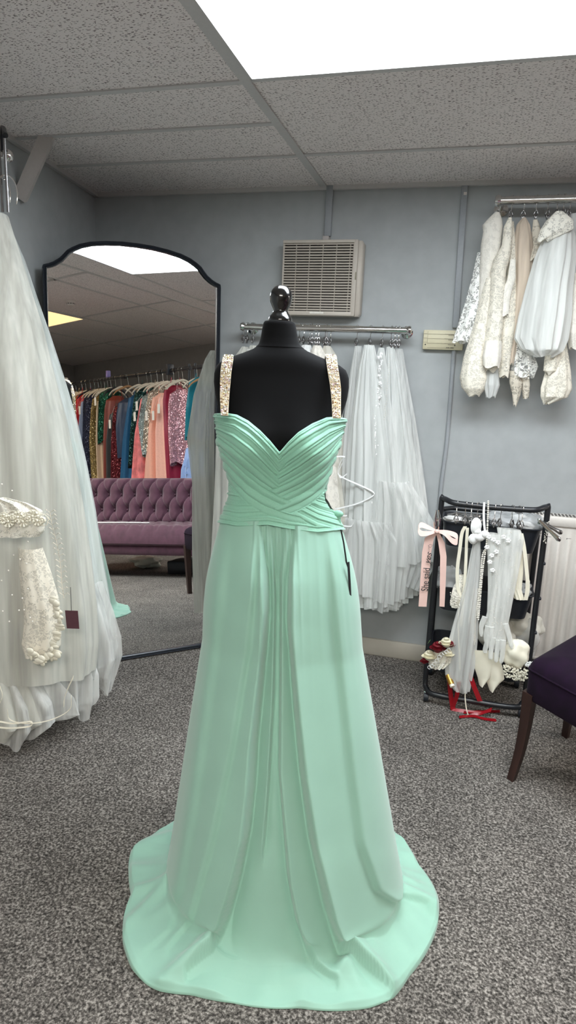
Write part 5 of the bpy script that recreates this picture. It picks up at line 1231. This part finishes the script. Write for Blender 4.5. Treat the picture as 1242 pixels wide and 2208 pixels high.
for b in range(1, 3):
    for a in range(1, 12):
        aa = a+.5*(b % 2); u, v_ = aa*.165, b*.135
        if u < SY1-SY0-.14: m_.ball(np.array([SX+.50, SY0+.05, .40])+bs_u*u+bs_v*v_+bs_n*.034, .009, 8, 5)
bt = m_.build('button', 'mauve_velvet', sofa); bt['kind'] = 'stuff'
for y in (SY0+.035, SY1-.035):
    m_ = MB().box((SX+.31, y, .50), (.60, .075, .50), bev=.022); a_ = m_.build('arm', 'mauve_velvet', sofa)
    m_ = MB(); m_.tube([(SX+.008, y-.035, .27), (SX+.006, y-.035, .735), (SX+.02, y-.028, .75), (SX+.02, y+.028, .75), (SX+.006, y+.035, .735), (SX+.008, y+.035, .27)], .004, 6); m_.build('piping', 'mauve_velvet', a_)
for x in (SX+.04, SX+.57):
    for y in (SY0+.05, SY1-.05):
        w_ = .034; MB().loft([[(x+a*w_*k, y+b*w_*k, z) for a, b in ((-.6, -.6), (.6, -.6), (.6, .6), (-.6, .6))] for k, z in ((.8, 0), (1, .2))], True, True).build('leg', 'dark_wood', sofa, smooth=False)
P = [np.array([SX+.10, .62, .452]), np.array([SX+.12, 1.0, .455]), np.array([SX+.14, 1.28, .452])]
tag(MB().tube(P, [.011, .010, .009], 10, flat=.6).build('white_stick', 'white_plastic'), 'long thin white rod lying on the mauve sofa seat', 'rod')
o_ = lump('cloth_bundle', 'crumpled pale cloth bag on the floor under the sofa', 'bag', (1.95, .92, .06), .13, 'ivory_cloth', 44, (.8, 1.3, .42), .35)
o_ = MB().box((1.75, 1.62, .055), (.30, .50, .11), bev=.01).build('storage_box', 'black_plastic'); tag(o_, 'low black box on the carpet under the right end of the sofa', 'box')

# ------------------------------------------------------------------ dress racks behind the sofa
RR = np.array([2.382, 1.270, 0.]); RL = np.array([.5005, -.8657, 0.]); RN = np.array([-.8657, -.5005, 0.])
def rk(s, z, o=0.0): return RR+RL*s+RN*o+np.array([0, 0, z])
def rack(label, s0, s1, rz, hooks):
    t_ = thing('clothes_rack', rk((s0+s1)/2, 0), label, 'clothes rack')
    MB().tube([rk(s0-.03, rz), rk(s1+.03, rz)], .019, 16).build('rail', 'black_steel', t_)
    for s_ in (s0, s1):
        MB().tube([rk(s_, .06), rk(s_, rz+.04)], .016, 12).build('post', 'black_steel', t_); MB().tube([rk(s_, .05, -.22), rk(s_, .05, .22)], .016, 12).build('foot', 'black_steel', t_)
    MB().tube([rk(s0, .12), rk(s1, .12)], .012, 12).build('lower_bar', 'black_steel', t_)
    m2 = MB()
    for s_ in hooks: m2.tube([rk(s_-.012, rz), rk(s_+.012, rz)], .024, 14)
    m2.build('collar', 'black_steel', t_); return t_
rack('black garment rack of colourful dresses behind the mauve sofa, in the mirror', -.05, 3.27, 1.80, [.25+.3*i for i in range(10)])
rack('second black garment rack with teal and blue gowns, at the right in the mirror', -1.30, -.17, 1.80, [-.5, -.8, -1.1])
m_ = MB().box(rk(.36, 1.81, 0), (.05, .08, .10), (tuple(RL), tuple(RN), (0, 0, 1)), .006); tag(m_.build('size_divider', 'black_plastic'), 'black size divider block standing over the first rack rail', 'divider')
m_ = MB().box(rk(1.93, 1.85, 0), (.05, .05, .07), (tuple(RL), tuple(RN), (0, 0, 1)), .006); plain('lilac_plastic', (.22, .18, .42), .5); tag(m_.build('size_divider', 'lilac_plastic'), 'lilac size divider clipped on the middle of the rack rail', 'divider')
m_ = MB().box(rk(3.33, 1.82, 0), (.10, .05, .12), (tuple(RL), tuple(RN), (0, 0, 1)), .006); tag(m_.build('wall_box', 'white_plastic'), 'small white box beside the far end of the rack', 'box')
DC = {}
def dm(n, kind, c, **k):
    nm = 'dress_'+n
    (sequins if kind == 's' else plain)(nm, c, **k); return nm
DR = [
 ('emerald', 's', (.010, .09, .055), [(2.839, 3.295, 1.672), (2.895, 3.324, 1.168), (2.957, 3.358, 0.692)], 'dark emerald sequin dress at the far left of the reflected rack', {}),
 ('plum', 'p', (.05, .012, .018), [(2.794, 2.936, 1.649), (2.831, 3.024, 1.167), (2.828, 2.989, 0.5)], 'deep plum dress squeezed between emerald and gold sequins', {}),
 ('gold', 's', (.42, .29, .14), [(2.607, 2.839, 1.659), (2.613, 2.879, 1.165), (2.647, 2.9, 0.5)], 'slim gold sequin gown left of the short red dress', {}),
 ('red', 'p', (.42, .008, .015), [(2.531, 2.682, 1.669), (2.569, 2.738, 1.292), (2.574, 2.666, 1.241)], 'short bright red dress hanging beside the gold sequins', {}),
 ('periwinkle', 'p', (.24, .29, .42), [(2.388, 2.536, 1.604), (2.417, 2.613, 1.164), (2.479, 2.678, 0.5)], 'periwinkle grey-blue gown right of the red dress', {}),
 ('navy', 's', (.012, .016, .045), [(2.179, 2.469, 1.683), (2.141, 2.522, 1.162), (2.228, 2.524, 0.5)], 'navy lace gown with white tags, left of the olive gold one', {'metal': .4}),
 ('olive_gold', 's', (.26, .19, .07), [(2.029, 2.169, 1.625), (2.057, 2.227, 1.161), (1.92, 2.34, 0.6)], 'olive gold gown flaring out above the sofa back', {'metal': .5}),
 ('nude', 'p', (.50, .36, .24), [(1.907, 2.003, 1.596), (1.891, 2.001, 1.16), (1.861, 2.013, 0.5)], 'narrow nude beige gown beneath the green sequin sleeve', {}),
 ('dark_green', 's', (.008, .075, .045), [(1.753, 1.996, 1.679), (1.787, 2.005, 1.256), (1.825, 1.989, 1.14)], 'bottle green sequin dress ending above knee height mid rack', {}),
 ('rust', 'p', (.19, .030, .015), [(1.60, 1.772, 1.596), (1.598, 1.796, 1.158), (1.646, 1.847, 0.5)], 'plain rust brown gown beside the bottle green sequins', {}),
 ('charcoal', 'p', (.05, .05, .048), [(1.565, 1.643, 1.45), (1.572, 1.663, 1.157), (1.619, 1.711, 0.5)], 'thin charcoal grey gown between rust and burgundy', {}),
 ('burgundy', 's', (.12, .006, .012), [(1.30, 1.57, 1.52), (1.319, 1.585, 1.156), (1.463, 1.632, 0.5)], 'burgundy sequin gown near the middle of the rack', {'metal': .5}),
 ('ink_blue', 'p', (.012, .03, .07), [(1.146, 1.516, 1.56), (1.21, 1.458, 1.295), (1.273, 1.372, 1.0)], 'ink blue draped bodice under the wooden hanger', {}),
 ('teal_blue', 'p', (.008, .085, .19), [(1.013, 1.154, 1.6), (1.064, 1.282, 1.154), (1.152, 1.476, 0.5)], 'plain teal blue gown widening towards the sofa', {}),
 ('bottle', 's', (.012, .05, .045), [(0.815, 0.974, 1.657), (0.857, 1.019, 1.289), (0.993, 1.099, 0.9)], 'dark bottle sequin dress between teal blue and coral gowns', {}),
 ('coral', 'p', (.72, .20, .20), [(0.708, 0.842, 1.58), (0.726, 0.942, 1.219), (0.777, 1.164, 0.55)], 'coral pink patterned gown right of the bottle sequins', {'var': .35, 'bscale': 14}),
 ('sage', 's', (.26, .31, .30), [(0.62, 0.82, 1.60), (0.632, 0.856, 1.308), (0.645, 0.723, 1.0)], 'sage grey tulle dress with sparkling bodice', {'metal': .3}),
 ('champagne', 's', (.55, .45, .36), [(0.53, 0.66, 1.636), (0.542, 0.672, 1.372), (0.612, 0.734, 1.05)], 'champagne sequin dress left of the blush gowns', {}),
 ('blush', 'p', (.85, .42, .30), [(0.43, 0.57, 1.58), (0.424, 0.683, 1.194), (0.373, 0.891, 0.55)], 'wide blush peach tulle gown, fullest on the rack', {'sheen': .4}),
 ('peach', 'p', (.88, .47, .36), [(0.263, 0.407, 1.58), (0.256, 0.432, 1.235), (0.156, 0.532, 0.55)], 'pale peach tulle gown right of the fullest blush one', {'sheen': .4}),
 ('crimson', 'p', (.30, .006, .035), [(0.18, 0.281, 1.64), (0.095, 0.256, 1.233), (0.065, 0.195, 0.55)], 'crimson gown with white tag near the rack end post', {}),
 ('pink', 's', (.62, .30, .34), [(0.05, 0.15, 1.60), (0.02, 0.14, 1.231), (0.01, 0.10, 0.93)], 'dusty pink sequin gown last before the rack end post', {'metal': .4}),
 ('turquoise', 'p', (.0, .16, .20), [(-0.32, -0.25, 1.689), (-0.34, -0.23, 1.439), (-0.31, -0.2, 1.166)], 'turquoise draped gown first on the second rack', {}),
 ('royal', 'p', (.01, .035, .30), [(-0.47, -0.37, 1.60), (-0.47, -0.36, 1.435), (-0.47, -0.35, 1.164)], 'royal blue gown with fine straps on the second rack', {}),
 ('sky_blue', 'p', (.28, .40, .68), [(-0.34, -0.11, 1.10), (-0.34, -0.06, 0.888), (-0.36, 0.0, 0.70)], 'pale sky blue ruffled skirt low between the two racks', {'sheen': .4}),
]
tagset = {'navy': 1, 'dark_green': 0, 'burgundy': 1, 'sage': 0, 'blush': 1, 'peach': 1, 'crimson': 1, 'periwinkle': 1, 'coral': 1}
for i, (n, kd, c_, rws, lab, k) in enumerate(DR):
    mt = dm(n, kd, c_, **k); rr_ = random.Random(100+i)
    t_ = thing('evening_dress', rk(sum(rws[0][:2])/2, rws[-1][2]), lab, 'dress', 'dresses on the racks in the mirror')
    rows_ = []; (sa, sb_, z0) = rws[0]; mid = (sa+sb_)/2; w = (sb_-sa)/2
    rows_.append((rk(mid, z0+.02), w*.6, .05)); rows_.append((rk(mid, z0-.03), w*.95, .15)); rows_.append((rk(mid, z0-.12), w, .17))
    for (sa, sb_, z) in rws[1:]: rows_.append((rk((sa+sb_)/2, z), (sb_-sa)/2, .19))
    cloth(rows_, RL, folds=7 if kd == 'p' else 5, amp=.16, seed=i, nu=84, nv=34, hem=.02).build('gown_body', mt, t_)
    m2 = MB()
    for o in (-.075, .075): m2.tube([rk(mid, z0+.01, o), rk(mid+.005, min(z0+.09, 1.74), o*.75)], .004, 6)
    m2.build('shoulder_strap', mt, t_)
    if n in tagset:
        z_ = z0-.20 if tagset[n] else z0-.12; d_ = .235; sx = mid+rr_.uniform(-.03, .03)
        tgm = MB().box(rk(sx, z_, d_), (.052, .003, .085), (tuple(RL), tuple(RN), (0, 0, 1))).build('price_tag', 'tag_card', t_, smooth=False)
        MB().tube([rk(sx, z_+.04, d_), rk(mid, z0-.02, .17)], .0012, 5).build('tag_string', 'tag_card', tgm)
m_ = MB()
for j in range(5):
    q_ = cloth([(rk(-.235+.01*j, 1.0-.07*j), .07+.012*j, .15), (rk(-.225, .90-.07*j), .09+.015*j, .18)], RL, folds=11, amp=.3, seed=j, nu=80, nv=8, hem=.02); m_.add(q_.v, q_.f)
sk = [o for o in bpy.data.objects if o.get('label', '').startswith('pale sky blue')][0]; m_.build('ruffle', 'dress_sky_blue', sk)
hs = [3.19, 3.059, 2.946, 2.741, 2.619, 2.469, 2.337, 2.221, 2.136, 2.039, 1.942, 1.848, 1.715, 1.559, 1.371, 1.09, 0.884, 0.782, 0.639, 0.51, 0.415, 0.271, 0.16, 0.081, -.22, -.34]
h0 = {}
NUMS = ORD+['thirteenth', 'fourteenth', 'fifteenth', 'sixteenth', 'seventeenth', 'eighteenth', 'nineteenth', 'twentieth', 'twenty-first', 'twenty-second', 'twenty-third', 'twenty-fourth']
for i, s_ in enumerate(hs):
    kind = 'hanger_wood' if i in (14, 25) else 'black_plastic' if i in (5, 12) else 'hanger_cream'
    nmz = {'hanger_wood': 'wooden', 'black_plastic': 'black', 'hanger_cream': 'cream'}[kind]
    lab = (f'{nmz} clothes hanger on the long reflected rack, {NUMS[i]} from its far left end') if i < 24 else f'{nmz} clothes hanger on the second rack, {"nearest" if i == 24 else "second from"} its end post'
    if kind not in h0:
        t_ = thing('clothes_hanger', (0, 0, 0), lab, 'hanger', 'hangers on the racks in the mirror')
        m2 = MB(); a = bezier([(0, -.21, -.19), (0, -.16, -.15), (0, -.06, -.112), (0, 0, -.10), (0, .06, -.112), (0, .16, -.15), (0, .21, -.19)], 24); m2.tube(a, [.006+.006*math.sin(math.pi*j/23) for j in range(24)], 8); m2.build('shoulder_bar', kind, t_)
        hkp = [(0, .019*math.sin(b), .002+.019*math.cos(b)) for b in np.linspace(-1.9, 1.6, 12)]+[(0, .008, -.03), (0, 0, -.10)]; MB().tube(bezier(hkp, 26), .002, 6).build('hook', 'chrome', t_)
        h0[kind] = t_
    else: t_ = dup(h0[kind], (0, 0, 0), None, lab)
    p = rk(s_, 1.80); t_.location = [float(c) for c in p]; t_.rotation_euler = (0, 0, math.atan2(RN[1], RN[0])-math.pi/2+rn.uniform(-.25, .25))
